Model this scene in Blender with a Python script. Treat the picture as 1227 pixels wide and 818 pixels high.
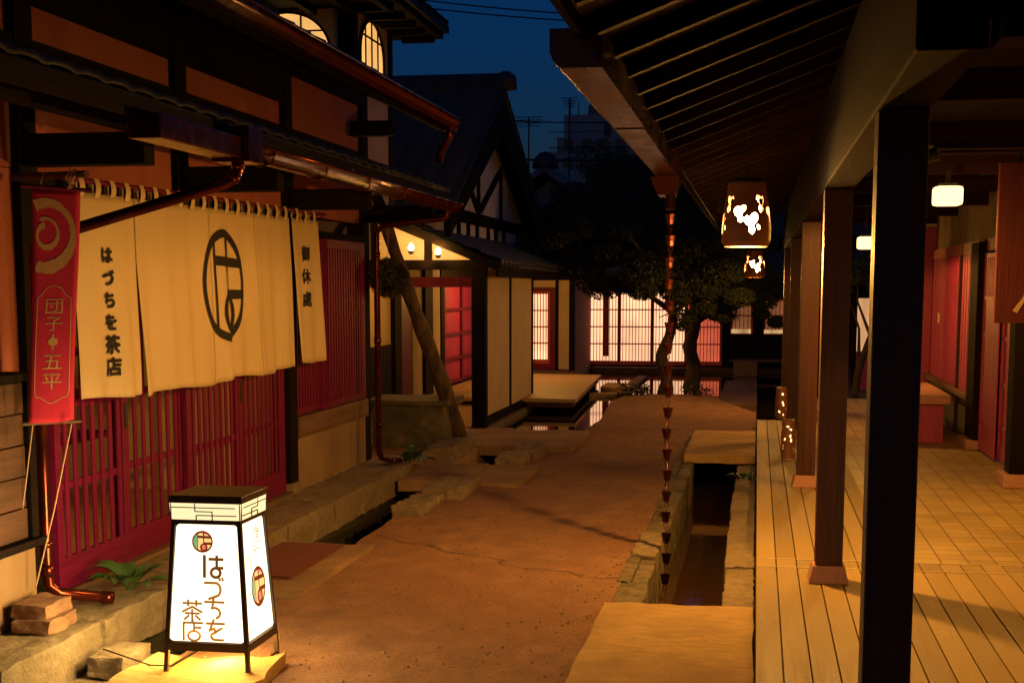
import bpy, math, random
from mathutils import Vector, Matrix, noise
R = math.radians
random.seed(7)
for o in list(bpy.data.objects):
    bpy.data.objects.remove(o)
SC = bpy.context.scene
COL = SC.collection

# ---------------------------------------------------------------- camera, sky, sun, exposure
cam = bpy.data.cameras.new('camera')
cam_o = bpy.data.objects.new('camera', cam)
COL.objects.link(cam_o)
cam_o.location = (0, 0, 1.61)
cam_o.rotation_euler = (R(90 - 7.042), 0, R(9.755))
cam.sensor_width = 36
cam.lens = 49.88
cam.shift_y = 0.119
cam.clip_end = 600
SC.camera = cam_o

W = bpy.data.worlds.new('World')
SC.world = W
W.use_nodes = True
wn, wl = W.node_tree.nodes, W.node_tree.links
wn.clear()
sky = wn.new('ShaderNodeTexSky')
sky.sky_type = 'NISHITA'
sky.sun_disc = False
sky.sun_elevation = R(1.0)
sky.sun_rotation = R(180)
sky.altitude = 50
sky.ozone_density = 6.2
bg = wn.new('ShaderNodeBackground')
bg.inputs['Strength'].default_value = 0.096
wo = wn.new('ShaderNodeOutputWorld')
wl.new(sky.outputs[0], bg.inputs['Color'])
wl.new(bg.outputs[0], wo.inputs['Surface'])

sun = bpy.data.lights.new('dusk_sun', 'SUN')
sun.energy = 0.004
sun.angle = R(20)
sun.color = (0.6, 0.75, 1.0)
sun_o = bpy.data.objects.new('dusk_sun', sun)
COL.objects.link(sun_o)
sun_o.rotation_euler = (R(60), 0, R(-20))

SC.view_settings.view_transform = 'Standard'
SC.view_settings.look = 'None'
SC.view_settings.exposure = 0.0
SC.view_settings.gamma = 1.0
SC.view_settings.use_curve_mapping = False

WARM = (1.0, 0.445, 0.075)
AMBER = (1.0, 0.47, 0.085)

def point(name, loc, watt, col=WARM, r=0.05):
    l = bpy.data.lights.new(name, 'POINT')
    l.energy = watt
    l.color = col
    l.shadow_soft_size = r
    o = bpy.data.objects.new(name, l)
    COL.objects.link(o)
    o.location = loc
    return o

def spot(name, loc, target, watt, angle=100, blend=0.6, col=WARM, r=0.08):
    l = bpy.data.lights.new(name, 'SPOT')
    l.energy = watt
    l.color = col
    l.spot_size = R(angle)
    l.spot_blend = blend
    l.shadow_soft_size = r
    o = bpy.data.objects.new(name, l)
    COL.objects.link(o)
    o.location = loc
    d = Vector(target) - Vector(loc)
    o.rotation_euler = d.to_track_quat('-Z', 'Y').to_euler()
    return o

# ---------------------------------------------------------------- materials
def new_mat(name):
    m = bpy.data.materials.new(name)
    m.use_nodes = True
    nt = m.node_tree
    nt.nodes.clear()
    out = nt.nodes.new('ShaderNodeOutputMaterial')
    b = nt.nodes.new('ShaderNodeBsdfPrincipled')
    nt.links.new(b.outputs[0], out.inputs['Surface'])
    return m, nt, b

def mat(name, c1, c2=None, rough=0.6, scale=(6, 6, 6), detail=5, bump=0.0, bscale=None, metal=0.0,
        c3=None, s3=1.2, spec=0.5, rvar=0.0, lo=0.3, hi=0.7):
    """colour mottled by noise stretched along an axis, broad stains (c3), bump"""
    m, nt, b = new_mat(name)
    N, L = nt.nodes, nt.links
    tc = N.new('ShaderNodeTexCoord')
    mp = N.new('ShaderNodeMapping')
    mp.inputs['Scale'].default_value = scale
    L.new(tc.outputs['Object'], mp.inputs['Vector'])
    n1 = N.new('ShaderNodeTexNoise')
    n1.inputs['Scale'].default_value = 1.0
    n1.inputs['Detail'].default_value = detail
    n1.inputs['Roughness'].default_value = 0.62
    L.new(mp.outputs[0], n1.inputs['Vector'])
    rmp = N.new('ShaderNodeValToRGB')
    rmp.color_ramp.elements[0].position = lo
    rmp.color_ramp.elements[1].position = hi
    c2 = c2 or tuple(x * 0.6 for x in c1)
    rmp.color_ramp.elements[0].color = (*c2, 1)
    rmp.color_ramp.elements[1].color = (*c1, 1)
    L.new(n1.outputs['Fac'], rmp.inputs['Fac'])
    colo = rmp.outputs[0]
    if c3:
        n2 = N.new('ShaderNodeTexNoise')
        n2.inputs['Scale'].default_value = s3
        n2.inputs['Detail'].default_value = 4
        L.new(tc.outputs['Object'], n2.inputs['Vector'])
        r2 = N.new('ShaderNodeValToRGB')
        r2.color_ramp.elements[0].position = 0.42
        r2.color_ramp.elements[1].position = 0.68
        L.new(n2.outputs['Fac'], r2.inputs['Fac'])
        mx = N.new('ShaderNodeMix')
        mx.data_type = 'RGBA'
        L.new(r2.outputs[0], mx.inputs[0])
        L.new(colo, mx.inputs[6])
        mx.inputs[7].default_value = (*c3, 1)
        colo = mx.outputs[2]
    L.new(colo, b.inputs['Base Color'])
    b.inputs['Metallic'].default_value = metal
    b.inputs['Specular IOR Level'].default_value = spec
    if rvar:
        mr = N.new('ShaderNodeMapRange')
        mr.inputs[1].default_value = 0.3
        mr.inputs[2].default_value = 0.7
        mr.inputs[3].default_value = max(0.02, rough - rvar)
        mr.inputs[4].default_value = min(1, rough + rvar)
        L.new(n1.outputs['Fac'], mr.inputs[0])
        L.new(mr.outputs[0], b.inputs['Roughness'])
    else:
        b.inputs['Roughness'].default_value = rough
    if bump:
        n3 = N.new('ShaderNodeTexNoise')
        n3.inputs['Scale'].default_value = 1.0
        n3.inputs['Detail'].default_value = 8
        n3.inputs['Roughness'].default_value = 0.7
        mp3 = N.new('ShaderNodeMapping')
        mp3.inputs['Scale'].default_value = bscale or tuple(2.5 * s for s in scale)
        L.new(tc.outputs['Object'], mp3.inputs['Vector'])
        L.new(mp3.outputs[0], n3.inputs['Vector'])
        bp = N.new('ShaderNodeBump')
        bp.inputs['Strength'].default_value = bump
        bp.inputs['Distance'].default_value = 0.02
        L.new(n3.outputs['Fac'], bp.inputs['Height'])
        L.new(bp.outputs[0], b.inputs['Normal'])
    return m

def emit(name, col, strength, base=None, var=0.0, scale=(3, 3, 3)):
    m, nt, b = new_mat(name)
    b.inputs['Base Color'].default_value = (*(base or (0.6, 0.5, 0.4)), 1)
    b.inputs['Roughness'].default_value = 0.7
    b.inputs['Emission Color'].default_value = (*col, 1)
    b.inputs['Emission Strength'].default_value = strength
    if var:
        N, L = nt.nodes, nt.links
        tc = N.new('ShaderNodeTexCoord')
        mp = N.new('ShaderNodeMapping')
        mp.inputs['Scale'].default_value = scale
        L.new(tc.outputs['Object'], mp.inputs['Vector'])
        n = N.new('ShaderNodeTexNoise')
        n.inputs['Scale'].default_value = 1.0
        n.inputs['Detail'].default_value = 3
        L.new(mp.outputs[0], n.inputs['Vector'])
        mr = N.new('ShaderNodeMapRange')
        mr.inputs[1].default_value = 0.25
        mr.inputs[2].default_value = 0.75
        mr.inputs[3].default_value = strength * (1 - var)
        mr.inputs[4].default_value = strength * (1 + var)
        L.new(n.outputs['Fac'], mr.inputs[0])
        L.new(mr.outputs[0], b.inputs['Emission Strength'])
    return m

def flat(name, col, rough=0.7):
    m, nt, b = new_mat(name)
    b.inputs['Base Color'].default_value = (*col, 1)
    b.inputs['Roughness'].default_value = rough
    return m

M = {}
GZ = (22, 22, 1.2)      # grain along z
GY = (22, 1.2, 22)      # grain along y
GX = (1.2, 22, 22)
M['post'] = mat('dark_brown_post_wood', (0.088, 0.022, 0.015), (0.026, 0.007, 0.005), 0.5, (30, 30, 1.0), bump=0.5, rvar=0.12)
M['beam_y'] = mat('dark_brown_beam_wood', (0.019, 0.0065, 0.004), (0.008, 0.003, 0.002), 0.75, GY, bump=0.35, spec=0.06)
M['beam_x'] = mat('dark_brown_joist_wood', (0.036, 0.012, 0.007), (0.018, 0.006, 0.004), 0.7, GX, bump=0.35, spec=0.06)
M['black_z'] = mat('blackened_post_wood', (0.011, 0.006, 0.0045), (0.005, 0.003, 0.0022), 0.8, GZ, bump=0.3, spec=0.12)
M['black_y'] = mat('blackened_beam_wood', (0.011, 0.006, 0.0045), (0.005, 0.003, 0.0022), 0.8, GY, bump=0.3, spec=0.12)
M['black_x'] = mat('blackened_bracket_wood', (0.011, 0.006, 0.0045), (0.005, 0.003, 0.0022), 0.8, GX, bump=0.3, spec=0.12)
M['red_z'] = mat('bengara_red_wood', (0.185, 0.0045, 0.060), (0.11, 0.0025, 0.034), 0.5, GZ, bump=0.12, rvar=0.1, spec=0.25)
M['red_y'] = mat('bengara_red_rail_wood', (0.175, 0.0045, 0.055), (0.105, 0.0025, 0.032), 0.5, GY, bump=0.12, rvar=0.1, spec=0.25)
M['lattice_red'] = mat('bright_red_lattice', (0.55, 0.05, 0.06), (0.42, 0.035, 0.04), 0.5, GZ)  # red brightened in the colour for glow coming through the bars
M['rose'] = mat('rose_red_door_wood', (0.46, 0.048, 0.17), (0.32, 0.030, 0.11), 0.5, (14, 14, 0.9), bump=0.1)
M['orange_wood'] = mat('pale_orange_lintel_wood', (0.55, 0.20, 0.11), (0.42, 0.13, 0.07), 0.55, GY, bump=0.1)
M['panel_wood'] = mat('weathered_brown_boards', (0.105, 0.045, 0.026), (0.045, 0.018, 0.011), 0.6, (3, 3, 24), bump=0.35)
M['sill_wood'] = mat('worn_sill_wood', (0.20, 0.115, 0.06), (0.10, 0.055, 0.03), 0.65, GY, bump=0.3)
M['log'] = mat('peeled_log_wood', (0.16, 0.105, 0.058), (0.05, 0.032, 0.018), 0.7, (14, 14, 1.5), bump=0.5, lo=0.35, hi=0.6)
M['plaster_red'] = mat('red_ochre_plaster', (0.47, 0.145, 0.115), (0.28, 0.075, 0.058), 0.9, (3.2, 3.2, 3.2), detail=9, bump=0.2, bscale=(60, 60, 60), c3=(0.38, 0.12, 0.068), s3=1.7)
M['plaster_cream'] = mat('cream_plaster', (0.66, 0.54, 0.37), (0.55, 0.44, 0.29), 0.9, (3, 3, 3), bump=0.08, bscale=(70, 70, 70), c3=(0.52, 0.41, 0.26), s3=1.1)
M['plaster_brown'] = mat('brown_plaster', (0.33, 0.23, 0.13), (0.23, 0.15, 0.085), 0.9, (4, 4, 4), bump=0.15, bscale=(60, 60, 60), c3=(0.22, 0.14, 0.08), s3=1.6)
M['stone'] = mat('rough_granite', (0.36, 0.29, 0.19), (0.17, 0.125, 0.08), 0.85, (13, 13, 13), detail=10, bump=1.0, bscale=(34, 34, 34), c3=(0.20, 0.155, 0.09), s3=3.0)
M['mossy'] = mat('damp_mossy_stone', (0.24, 0.19, 0.12), (0.085, 0.072, 0.04), 0.8, (11, 11, 11), detail=10, bump=1.0, bscale=(34, 34, 34), c3=(0.075, 0.078, 0.032), s3=3.5)
M['wet_stone'] = mat('wet_black_stone', (0.060, 0.046, 0.028), (0.022, 0.018, 0.010), 0.6, (9, 9, 9), detail=8, bump=0.8, bscale=(36, 36, 36), c3=(0.030, 0.034, 0.014), s3=3.0)
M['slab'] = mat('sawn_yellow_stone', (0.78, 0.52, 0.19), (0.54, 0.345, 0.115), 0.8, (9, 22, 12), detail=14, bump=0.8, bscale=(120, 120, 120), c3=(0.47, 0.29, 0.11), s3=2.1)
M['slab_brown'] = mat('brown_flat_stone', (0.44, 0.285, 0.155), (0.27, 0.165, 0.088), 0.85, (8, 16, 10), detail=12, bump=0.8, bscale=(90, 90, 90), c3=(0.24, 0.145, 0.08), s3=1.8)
M['pink_stone'] = mat('pink_footing_stone', (0.50, 0.27, 0.19), (0.38, 0.18, 0.125), 0.75, (25, 25, 25), bump=0.35)
M['brick'] = mat('old_clay_brick', (0.30, 0.17, 0.10), (0.16, 0.085, 0.05), 0.9, (16, 16, 16), bump=0.7)
M['copper'] = mat('brown_copper', (0.165, 0.034, 0.020), (0.085, 0.015, 0.010), 0.20, (7, 7, 7), metal=0.85, rvar=0.08)
M['chain_copper'] = mat('dark_chain_copper', (0.055, 0.009, 0.008), (0.03, 0.005, 0.005), 0.35, (40, 40, 40), metal=0.8, rvar=0.1)
M['copper_dark'] = mat('aged_copper', (0.085, 0.022, 0.012), (0.038, 0.009, 0.006), 0.30, (3, 1.2, 3), metal=0.7, rvar=0.14, bump=0.05, c3=(0.14, 0.050, 0.027), s3=1.6)
M['shade_tile'] = mat('painted_shade_roof_tile', (0.009, 0.0085, 0.009), (0.005, 0.0045, 0.005), 0.55, (5, 5, 5), bump=0.2, rvar=0.12, spec=0.15)  # tile colour darkened to stand for the shade at the eaves
M['tile'] = mat('blue_grey_roof_tile', (0.045, 0.050, 0.066), (0.022, 0.026, 0.036), 0.6, (5, 5, 5), bump=0.2, rvar=0.12)
M['iron'] = flat('black_iron', (0.02, 0.016, 0.013), 0.5)
M['frame_brown'] = mat('dark_sign_frame', (0.045, 0.024, 0.014), (0.028, 0.014, 0.008), 0.4, (12, 12, 12), bump=0.05)
M['ink'] = mat('black_cloth_ink', (0.012, 0.010, 0.010), (0.018, 0.014, 0.012), 0.9, (40, 40, 40))
M['cloth'] = mat('undyed_hemp_cloth', (0.66, 0.52, 0.30), (0.58, 0.45, 0.25), 0.95, (7, 90, 5), bump=0.12, bscale=(300, 300, 120), c3=(0.58, 0.45, 0.25), s3=2.0)
M['banner'] = mat('crimson_banner_cloth', (0.60, 0.018, 0.075), (0.50, 0.014, 0.055), 0.85, (30, 30, 30), bump=0.05)
M['banner_print'] = mat('gold_banner_print', (0.62, 0.36, 0.15), (0.55, 0.30, 0.12), 0.9, (40, 40, 40))
M['string'] = flat('pale_string', (0.45, 0.30, 0.17), 0.9)
M['mat'] = mat('red_brown_doormat', (0.21, 0.065, 0.042), (0.15, 0.04, 0.026), 0.95, (60, 60, 60), bump=0.6, bscale=(260, 260, 260))
M['leaf'] = mat('pine_leaf_green', (0.026, 0.032, 0.011), (0.012, 0.016, 0.006), 0.6, (3, 3, 3))
M['leaf2'] = mat('dark_leaf_green', (0.050, 0.065, 0.022), (0.026, 0.036, 0.012), 0.6, (2, 2, 2))
M['hosta'] = mat('hosta_leaf_green', (0.07, 0.16, 0.045), (0.045, 0.10, 0.03), 0.45, (9, 9, 9))
M['bark'] = mat('dark_bark', (0.065, 0.042, 0.026), (0.028, 0.018, 0.011), 0.9, (18, 18, 5), bump=0.8)
M['cedar'] = mat('cedar_sprig', (0.075, 0.062, 0.025), (0.030, 0.028, 0.012), 0.9, (20, 20, 20))
M['soil'] = mat('dark_soil', (0.10, 0.065, 0.035), (0.045, 0.030, 0.016), 0.95, (2, 2, 2), detail=8, bump=0.6, bscale=(20, 20, 20))
M['concrete_far'] = mat('far_concrete', (0.36, 0.40, 0.36), (0.28, 0.32, 0.29), 0.9, (0.6, 0.6, 0.6))
M['far_window'] = flat('dark_far_glass', (0.02, 0.022, 0.025), 0.35)
M['far_roof'] = mat('far_grey_roof', (0.17, 0.19, 0.22), (0.13, 0.15, 0.17), 0.7, (2, 2, 2))
M['shade'] = mat('bronze_lamp_shade', (0.30, 0.13, 0.065), (0.20, 0.08, 0.04), 0.45, (10, 10, 10), bump=0.1)
M['plat'] = mat('pale_platform_boards', (0.50, 0.34, 0.17), (0.38, 0.25, 0.12), 0.6, (1.5, 18, 18), bump=0.15)
M['hall_floor'] = mat('earthen_hall_floor', (0.42, 0.25, 0.15), (0.32, 0.18, 0.10), 0.8, (5, 5, 5), bump=0.15)
M['seat'] = mat('pink_bench_seat', (0.52, 0.27, 0.20), (0.44, 0.21, 0.15), 0.6, (14, 2, 14))
M['green_board'] = mat('dull_green_board', (0.10, 0.095, 0.05), (0.07, 0.065, 0.033), 0.8, GZ)
M['sign_wood'] = mat('red_brown_sign_board', (0.15, 0.026, 0.034), (0.09, 0.015, 0.020), 0.55, (26, 26, 1.6), bump=0.2)
M['white_metal'] = flat('cream_switch', (0.75, 0.65, 0.45), 0.4)

def water_mat(name, col, bump):
    m, nt, b = new_mat(name)
    N, L = nt.nodes, nt.links
    b.inputs['Base Color'].default_value = (*col, 1)
    b.inputs['Roughness'].default_value = 0.03
    b.inputs['IOR'].default_value = 1.45
    b.inputs['Specular IOR Level'].default_value = 0.8
    tc = N.new('ShaderNodeTexCoord')
    n = N.new('ShaderNodeTexNoise')
    n.inputs['Scale'].default_value = 7
    n.inputs['Detail'].default_value = 3
    L.new(tc.outputs['Object'], n.inputs['Vector'])
    bp = N.new('ShaderNodeBump')
    bp.inputs['Strength'].default_value = bump
    bp.inputs['Distance'].default_value = 0.01
    L.new(n.outputs['Fac'], bp.inputs['Height'])
    L.new(bp.outputs[0], b.inputs['Normal'])
    return m
M['water'] = water_mat('still_dark_water', (0.008, 0.006, 0.004), 0.03)
M['stream'] = water_mat('rippled_dark_water', (0.055, 0.027, 0.012), 0.10)

# lit things
M['sign_light'] = emit('backlit_sign_panel', (1.0, 0.80, 0.50), 2.1, (0.8, 0.7, 0.5))
M['sign_band'] = emit('dim_backlit_band', (1.0, 0.80, 0.42), 1.15, (0.8, 0.7, 0.5))
M['ceil_light'] = emit('lit_ceiling_shade', (1.0, 0.62, 0.22), 3.2)
M['bulb'] = emit('glowing_bulb', (1.0, 0.62, 0.24), 60.0)
M['hole_glow'] = emit('inner_lamp_glow', (1.0, 0.62, 0.22), 3.2)
M['shoji'] = emit('lit_shoji_paper', (1.0, 0.54, 0.29), 1.35, var=0.45, scale=(1.1, 1, 0.9))
M['shoji_red'] = emit('dim_red_lit_shoji', (1.0, 0.16, 0.075), 0.55, var=0.3, scale=(2, 1, 2))
M['arch_glow'] = emit('lit_arch_window', (1.0, 0.52, 0.14), 1.0, var=0.25, scale=(2, 2, 2))
M['dim_glow'] = emit('dim_lit_window', (1.0, 0.34, 0.13), 0.16, var=0.4, scale=(1.5, 1, 1.5))
M['cloth_painted_light'] = emit('pale_cloth_painted_light', (1.0, 0.52, 0.24), 0.55, var=0.35, scale=(5, 2, 2))  # glow stands in for lamplight falling on pale cloth
M['strip_glow'] = emit('lit_counter_strip', (1.0, 0.62, 0.27), 0.5, var=0.6, scale=(6, 1, 1))

# lane: sandy concrete, broad stains, fine grit, one crack
def lane_mat():
    m = mat('trodden_sandy_lane', (0.40, 0.218, 0.128), (0.25, 0.126, 0.074), 0.92, (5.5, 3.4, 5), detail=14, bump=1.0,
            bscale=(60, 60, 60), c3=(0.275, 0.130, 0.078), s3=0.75, rvar=0.08, lo=0.36, hi=0.66)
    nt = m.node_tree
    N, L = nt.nodes, nt.links
    b = [n for n in N if n.type == 'BSDF_PRINCIPLED'][0]
    src = b.inputs['Base Color'].links[0].from_socket
    tc = N.new('ShaderNodeTexCoord')
    sp = N.new('ShaderNodeSeparateXYZ')
    L.new(tc.outputs['Object'], sp.inputs[0])
    nz = N.new('ShaderNodeTexNoise')
    nz.inputs['Scale'].default_value = 3.5
    nz.inputs['Detail'].default_value = 6
    L.new(tc.outputs['Object'], nz.inputs['Vector'])
    def mth(op, a, bb, clamp=False):
        n = N.new('ShaderNodeMath')
        n.operation = op
        n.use_clamp = clamp
        for i, v in enumerate((a, bb)):
            if isinstance(v, (int, float)):
                n.inputs[i].default_value = v
            else:
                L.new(v, n.inputs[i])
        return n.outputs[0]
    # crack y = 7.45 - 0.6*x + wobble
    yy = mth('ADD', mth('MULTIPLY', sp.outputs[0], 0.62), sp.outputs[1])
    yy = mth('ADD', yy, mth('MULTIPLY', mth('SUBTRACT', nz.outputs['Fac'], 0.5), 0.5))
    d = mth('ABSOLUTE', mth('SUBTRACT', yy, 7.38), 0)
    k = mth('SUBTRACT', 1.0, mth('DIVIDE', d, 0.03), True)
    mx = N.new('ShaderNodeMix')
    mx.data_type = 'RGBA'
    L.new(mth('MULTIPLY', k, 0.75), mx.inputs[0])
    L.new(src, mx.inputs[6])
    mx.inputs[7].default_value = (0.05, 0.025, 0.012, 1)
    # grit
    v = N.new('ShaderNodeTexNoise')
    v.inputs['Scale'].default_value = 70
    v.inputs['Detail'].default_value = 3
    L.new(tc.outputs['Object'], v.inputs['Vector'])
    g = mth('MULTIPLY', mth('SUBTRACT', v.outputs['Fac'], 0.57), 4.0, True)
    m2 = N.new('ShaderNodeMix')
    m2.data_type = 'RGBA'
    L.new(g, m2.inputs[0])
    L.new(mx.outputs[2], m2.inputs[6])
    m2.inputs[7].default_value = (0.10, 0.05, 0.026, 1)
    vo = N.new('ShaderNodeTexVoronoi')
    vo.inputs['Scale'].default_value = 85
    L.new(tc.outputs['Object'], vo.inputs['Vector'])
    wn_ = N.new('ShaderNodeTexWhiteNoise')
    L.new(vo.outputs['Position'], wn_.inputs['Vector'])
    k1 = mth('MULTIPLY', mth('SUBTRACT', 0.30, vo.outputs['Distance']), 9.0, True)
    k2 = mth('MULTIPLY', mth('SUBTRACT', wn_.outputs['Value'], 0.72), 8.0, True)
    m3 = N.new('ShaderNodeMix')
    m3.data_type = 'RGBA'
    L.new(mth('MULTIPLY', mth('MULTIPLY', k1, k2), 0.75), m3.inputs[0])
    L.new(m2.outputs[2], m3.inputs[6])
    m3.inputs[7].default_value = (0.52, 0.34, 0.19, 1)
    L.new(m3.outputs[2], b.inputs['Base Color'])
    return m
M['lane'] = lane_mat()

def deck_mat():
    m = mat('yellow_deck_boards', (0.43, 0.295, 0.088), (0.29, 0.19, 0.055), 0.55, (38, 1.3, 38), bump=0.3, rvar=0.12, lo=0.25, hi=0.72,
            c3=(0.36, 0.26, 0.125), s3=1.4)
    nt = m.node_tree
    N, L = nt.nodes, nt.links
    b = [n for n in N if n.type == 'BSDF_PRINCIPLED'][0]
    src = b.inputs['Base Color'].links[0].from_socket
    ge = N.new('ShaderNodeNewGeometry')
    mr = N.new('ShaderNodeMapRange')
    mr.inputs[3].default_value = 0.66
    mr.inputs[4].default_value = 1.10
    L.new(ge.outputs['Random Per Island'], mr.inputs[0])
    mx = N.new('ShaderNodeMix')
    mx.data_type = 'RGBA'
    mx.blend_type = 'MULTIPLY'
    mx.inputs[0].default_value = 1
    L.new(src, mx.inputs[6])
    L.new(mr.outputs[0], mx.inputs[7])
    L.new(mx.outputs[2], b.inputs['Base Color'])
    return m
M['deck'] = deck_mat()

# ---------------------------------------------------------------- mesh building
class MB:
    def __init__(s):
        s.v, s.f, s.mi, s.m = [], [], [], 0
    def add(s, vs, fs):
        k = len(s.v)
        s.v += [tuple(p) for p in vs]
        for f in fs:
            s.f.append(tuple(i + k for i in f))
            s.mi.append(s.m)
        return s
    def hexa(s, p):
        return s.add(p, [(0, 3, 2, 1), (4, 5, 6, 7), (0, 1, 5, 4), (1, 2, 6, 5), (2, 3, 7, 6), (3, 0, 4, 7)])
    def box(s, x0, x1, y0, y1, z0, z1):
        return s.hexa([(x0, y0, z0), (x1, y0, z0), (x1, y1, z0), (x0, y1, z0), (x0, y0, z1), (x1, y0, z1), (x1, y1, z1), (x0, y1, z1)])
    def beam(s, p, q, w, h, up=(0, 0, 1)):
        p, q = Vector(p), Vector(q)
        d = (q - p).normalized()
        sd = d.cross(Vector(up)).normalized()
        u = sd.cross(d).normalized()
        a, b = sd * (w / 2), u * (h / 2)
        return s.hexa([p - a - b, p + a - b, q + a - b, q - a - b, p - a + b, p + a + b, q + a + b, q - a + b])
    def tube(s, path, r, n=10, cap=True):
        P = [Vector(p) for p in path]
        rs = r if isinstance(r, (list, tuple)) else [r] * len(P)
        k = len(s.v)
        prev = None
        for i, p in enumerate(P):
            d = (P[min(i + 1, len(P) - 1)] - P[max(i - 1, 0)]).normalized()
            if prev is None:
                a = d.orthogonal().normalized()
            else:
                a = (prev - d * prev.dot(d)).normalized()
            prev = a
            b = d.cross(a)
            for j in range(n):
                t = 2 * math.pi * j / n
                s.v.append(tuple(p + (a * math.cos(t) + b * math.sin(t)) * rs[i]))
        for i in range(len(P) - 1):
            for j in range(n):
                s.f.append((k + i * n + j, k + i * n + (j + 1) % n, k + (i + 1) * n + (j + 1) % n, k + (i + 1) * n + j))
                s.mi.append(s.m)
        if cap:
            s.f.append(tuple(k + j for j in range(n))[::-1]); s.mi.append(s.m)
            e = k + (len(P) - 1) * n
            s.f.append(tuple(e + j for j in range(n))); s.mi.append(s.m)
        return s
    def lathe(s, prof, c, n=20, cap=True):
        k = len(s.v)
        for (r, z) in prof:
            for j in range(n):
                t = 2 * math.pi * j / n
                s.v.append((c[0] + r * math.cos(t), c[1] + r * math.sin(t), c[2] + z))
        for i in range(len(prof) - 1):
            for j in range(n):
                s.f.append((k + i * n + j, k + i * n + (j + 1) % n, k + (i + 1) * n + (j + 1) % n, k + (i + 1) * n + j))
                s.mi.append(s.m)
        if cap:
            s.f.append(tuple(k + j for j in range(n))[::-1]); s.mi.append(s.m)
            e = k + (len(prof) - 1) * n
            s.f.append(tuple(e + j for j in range(n))); s.mi.append(s.m)
        return s
    def grid(s, fn, nu, nv):
        k = len(s.v)
        for j in range(nv + 1):
            for i in range(nu + 1):
                s.v.append(tuple(fn(i / nu, j / nv)))
        for j in range(nv):
            for i in range(nu):
                a = k + j * (nu + 1) + i
                s.f.append((a, a + 1, a + nu + 2, a + nu + 1)); s.mi.append(s.m)
        return s
    def prism(s, pts, vec):
        n = len(pts)
        v = Vector(vec)
        top = [tuple(Vector(p) + v) for p in pts]
        return s.add([tuple(p) for p in pts] + top, [tuple(range(n))[::-1], tuple(range(n, 2 * n))] +
                     [(i, (i + 1) % n, n + (i + 1) % n, n + i) for i in range(n)])
    def rock(s, x0, x1, y0, y1, z0, z1, j=0.02, n=5, seed=0.0, fr=4.0, round_=0.14):
        """rough block: subdivided box, rounded and roughened"""
        c = Vector(((x0 + x1) / 2, (y0 + y1) / 2, (z0 + z1) / 2))
        h = Vector(((x1 - x0) / 2, (y1 - y0) / 2, (z1 - z0) / 2))
        mn = min(h)
        for ax in range(3):
            for sg in (-1, 1):
                u, w = (ax + 1) % 3, (ax + 2) % 3
                def fn(a, b):
                    p = [0, 0, 0]
                    p[ax] = sg
                    p[u] = a * 2 - 1
                    p[w] = (b * 2 - 1) * sg
                    q = Vector((p[0] * h.x, p[1] * h.y, p[2] * h.z))
                    rr = mn * round_
                    inn = Vector([max(-(h[i] - rr), min(h[i] - rr, q[i])) for i in range(3)])
                    dd = q - inn
                    if dd.length > 1e-6:
                        dd = dd.normalized() * rr
                    q = inn + dd + c
                    nv = noise.noise_vector(q * fr + Vector((seed, seed * 2, 0))) + 0.45 * noise.noise_vector(q * fr * 2.7) + 0.25 * noise.noise_vector(q * fr * 6.5)
                    return q + nv * j
                s.grid(fn, n, n)
        return s
    def flat(s, pts):
        return s.add(pts, [tuple(range(len(pts)))])
    def build(s, name, mats, parent=None, smooth=False, bevel=0.0, origin=None, merge=False):
        me = bpy.data.meshes.new(name)
        if parent is not None:
            off = Vector((0, 0, 0))
            p = parent
            while p is not None:
                off += p.location
                p = p.parent
        else:
            if origin is None:
                xs = [p[0] for p in s.v]; ys = [p[1] for p in s.v]; zs = [p[2] for p in s.v]
                origin = ((min(xs) + max(xs)) / 2, (min(ys) + max(ys)) / 2, min(zs))
            off = Vector(origin)
        me.from_pydata([(p[0] - off.x, p[1] - off.y, p[2] - off.z) for p in s.v], [], s.f)
        if not isinstance(mats, (list, tuple)):
            mats = [mats]
        for m in mats:
            me.materials.append(M[m] if isinstance(m, str) else m)
        me.polygons.foreach_set('material_index', s.mi)
        if smooth:
            me.polygons.foreach_set('use_smooth', [True] * len(me.polygons))
        me.update()
        o = bpy.data.objects.new(name, me)
        COL.objects.link(o)
        if parent is not None:
            o.parent = parent
        else:
            o.location = off
        if merge:
            w = o.modifiers.new('weld', 'WELD')
            w.merge_threshold = 0.0005
        if bevel:
            b = o.modifiers.new('bevel', 'BEVEL')
            b.width = bevel
            b.segments = 2
            b.limit_method = 'ANGLE'
        return o

def tag(o, label=None, cat=None, group=None, kind=None):
    if label: o['label'] = label
    if cat: o['category'] = cat
    if group: o['group'] = group
    if kind: o['kind'] = kind
    return o

def thing(name, loc, label, cat, group=None):
    o = bpy.data.objects.new(name, None)
    o.empty_display_size = 0.1
    COL.objects.link(o)
    o.location = loc
    return tag(o, label, cat, group)

def copy_tree(o, parent=None):
    c = o.copy()
    COL.objects.link(c)
    if parent is not None:
        c.parent = parent
    for ch in [x for x in o.children]:
        copy_tree(ch, c)
    return c

def struct(name, mb, mats, **k):
    return tag(mb.build(name, mats, **k), kind='structure')

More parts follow.
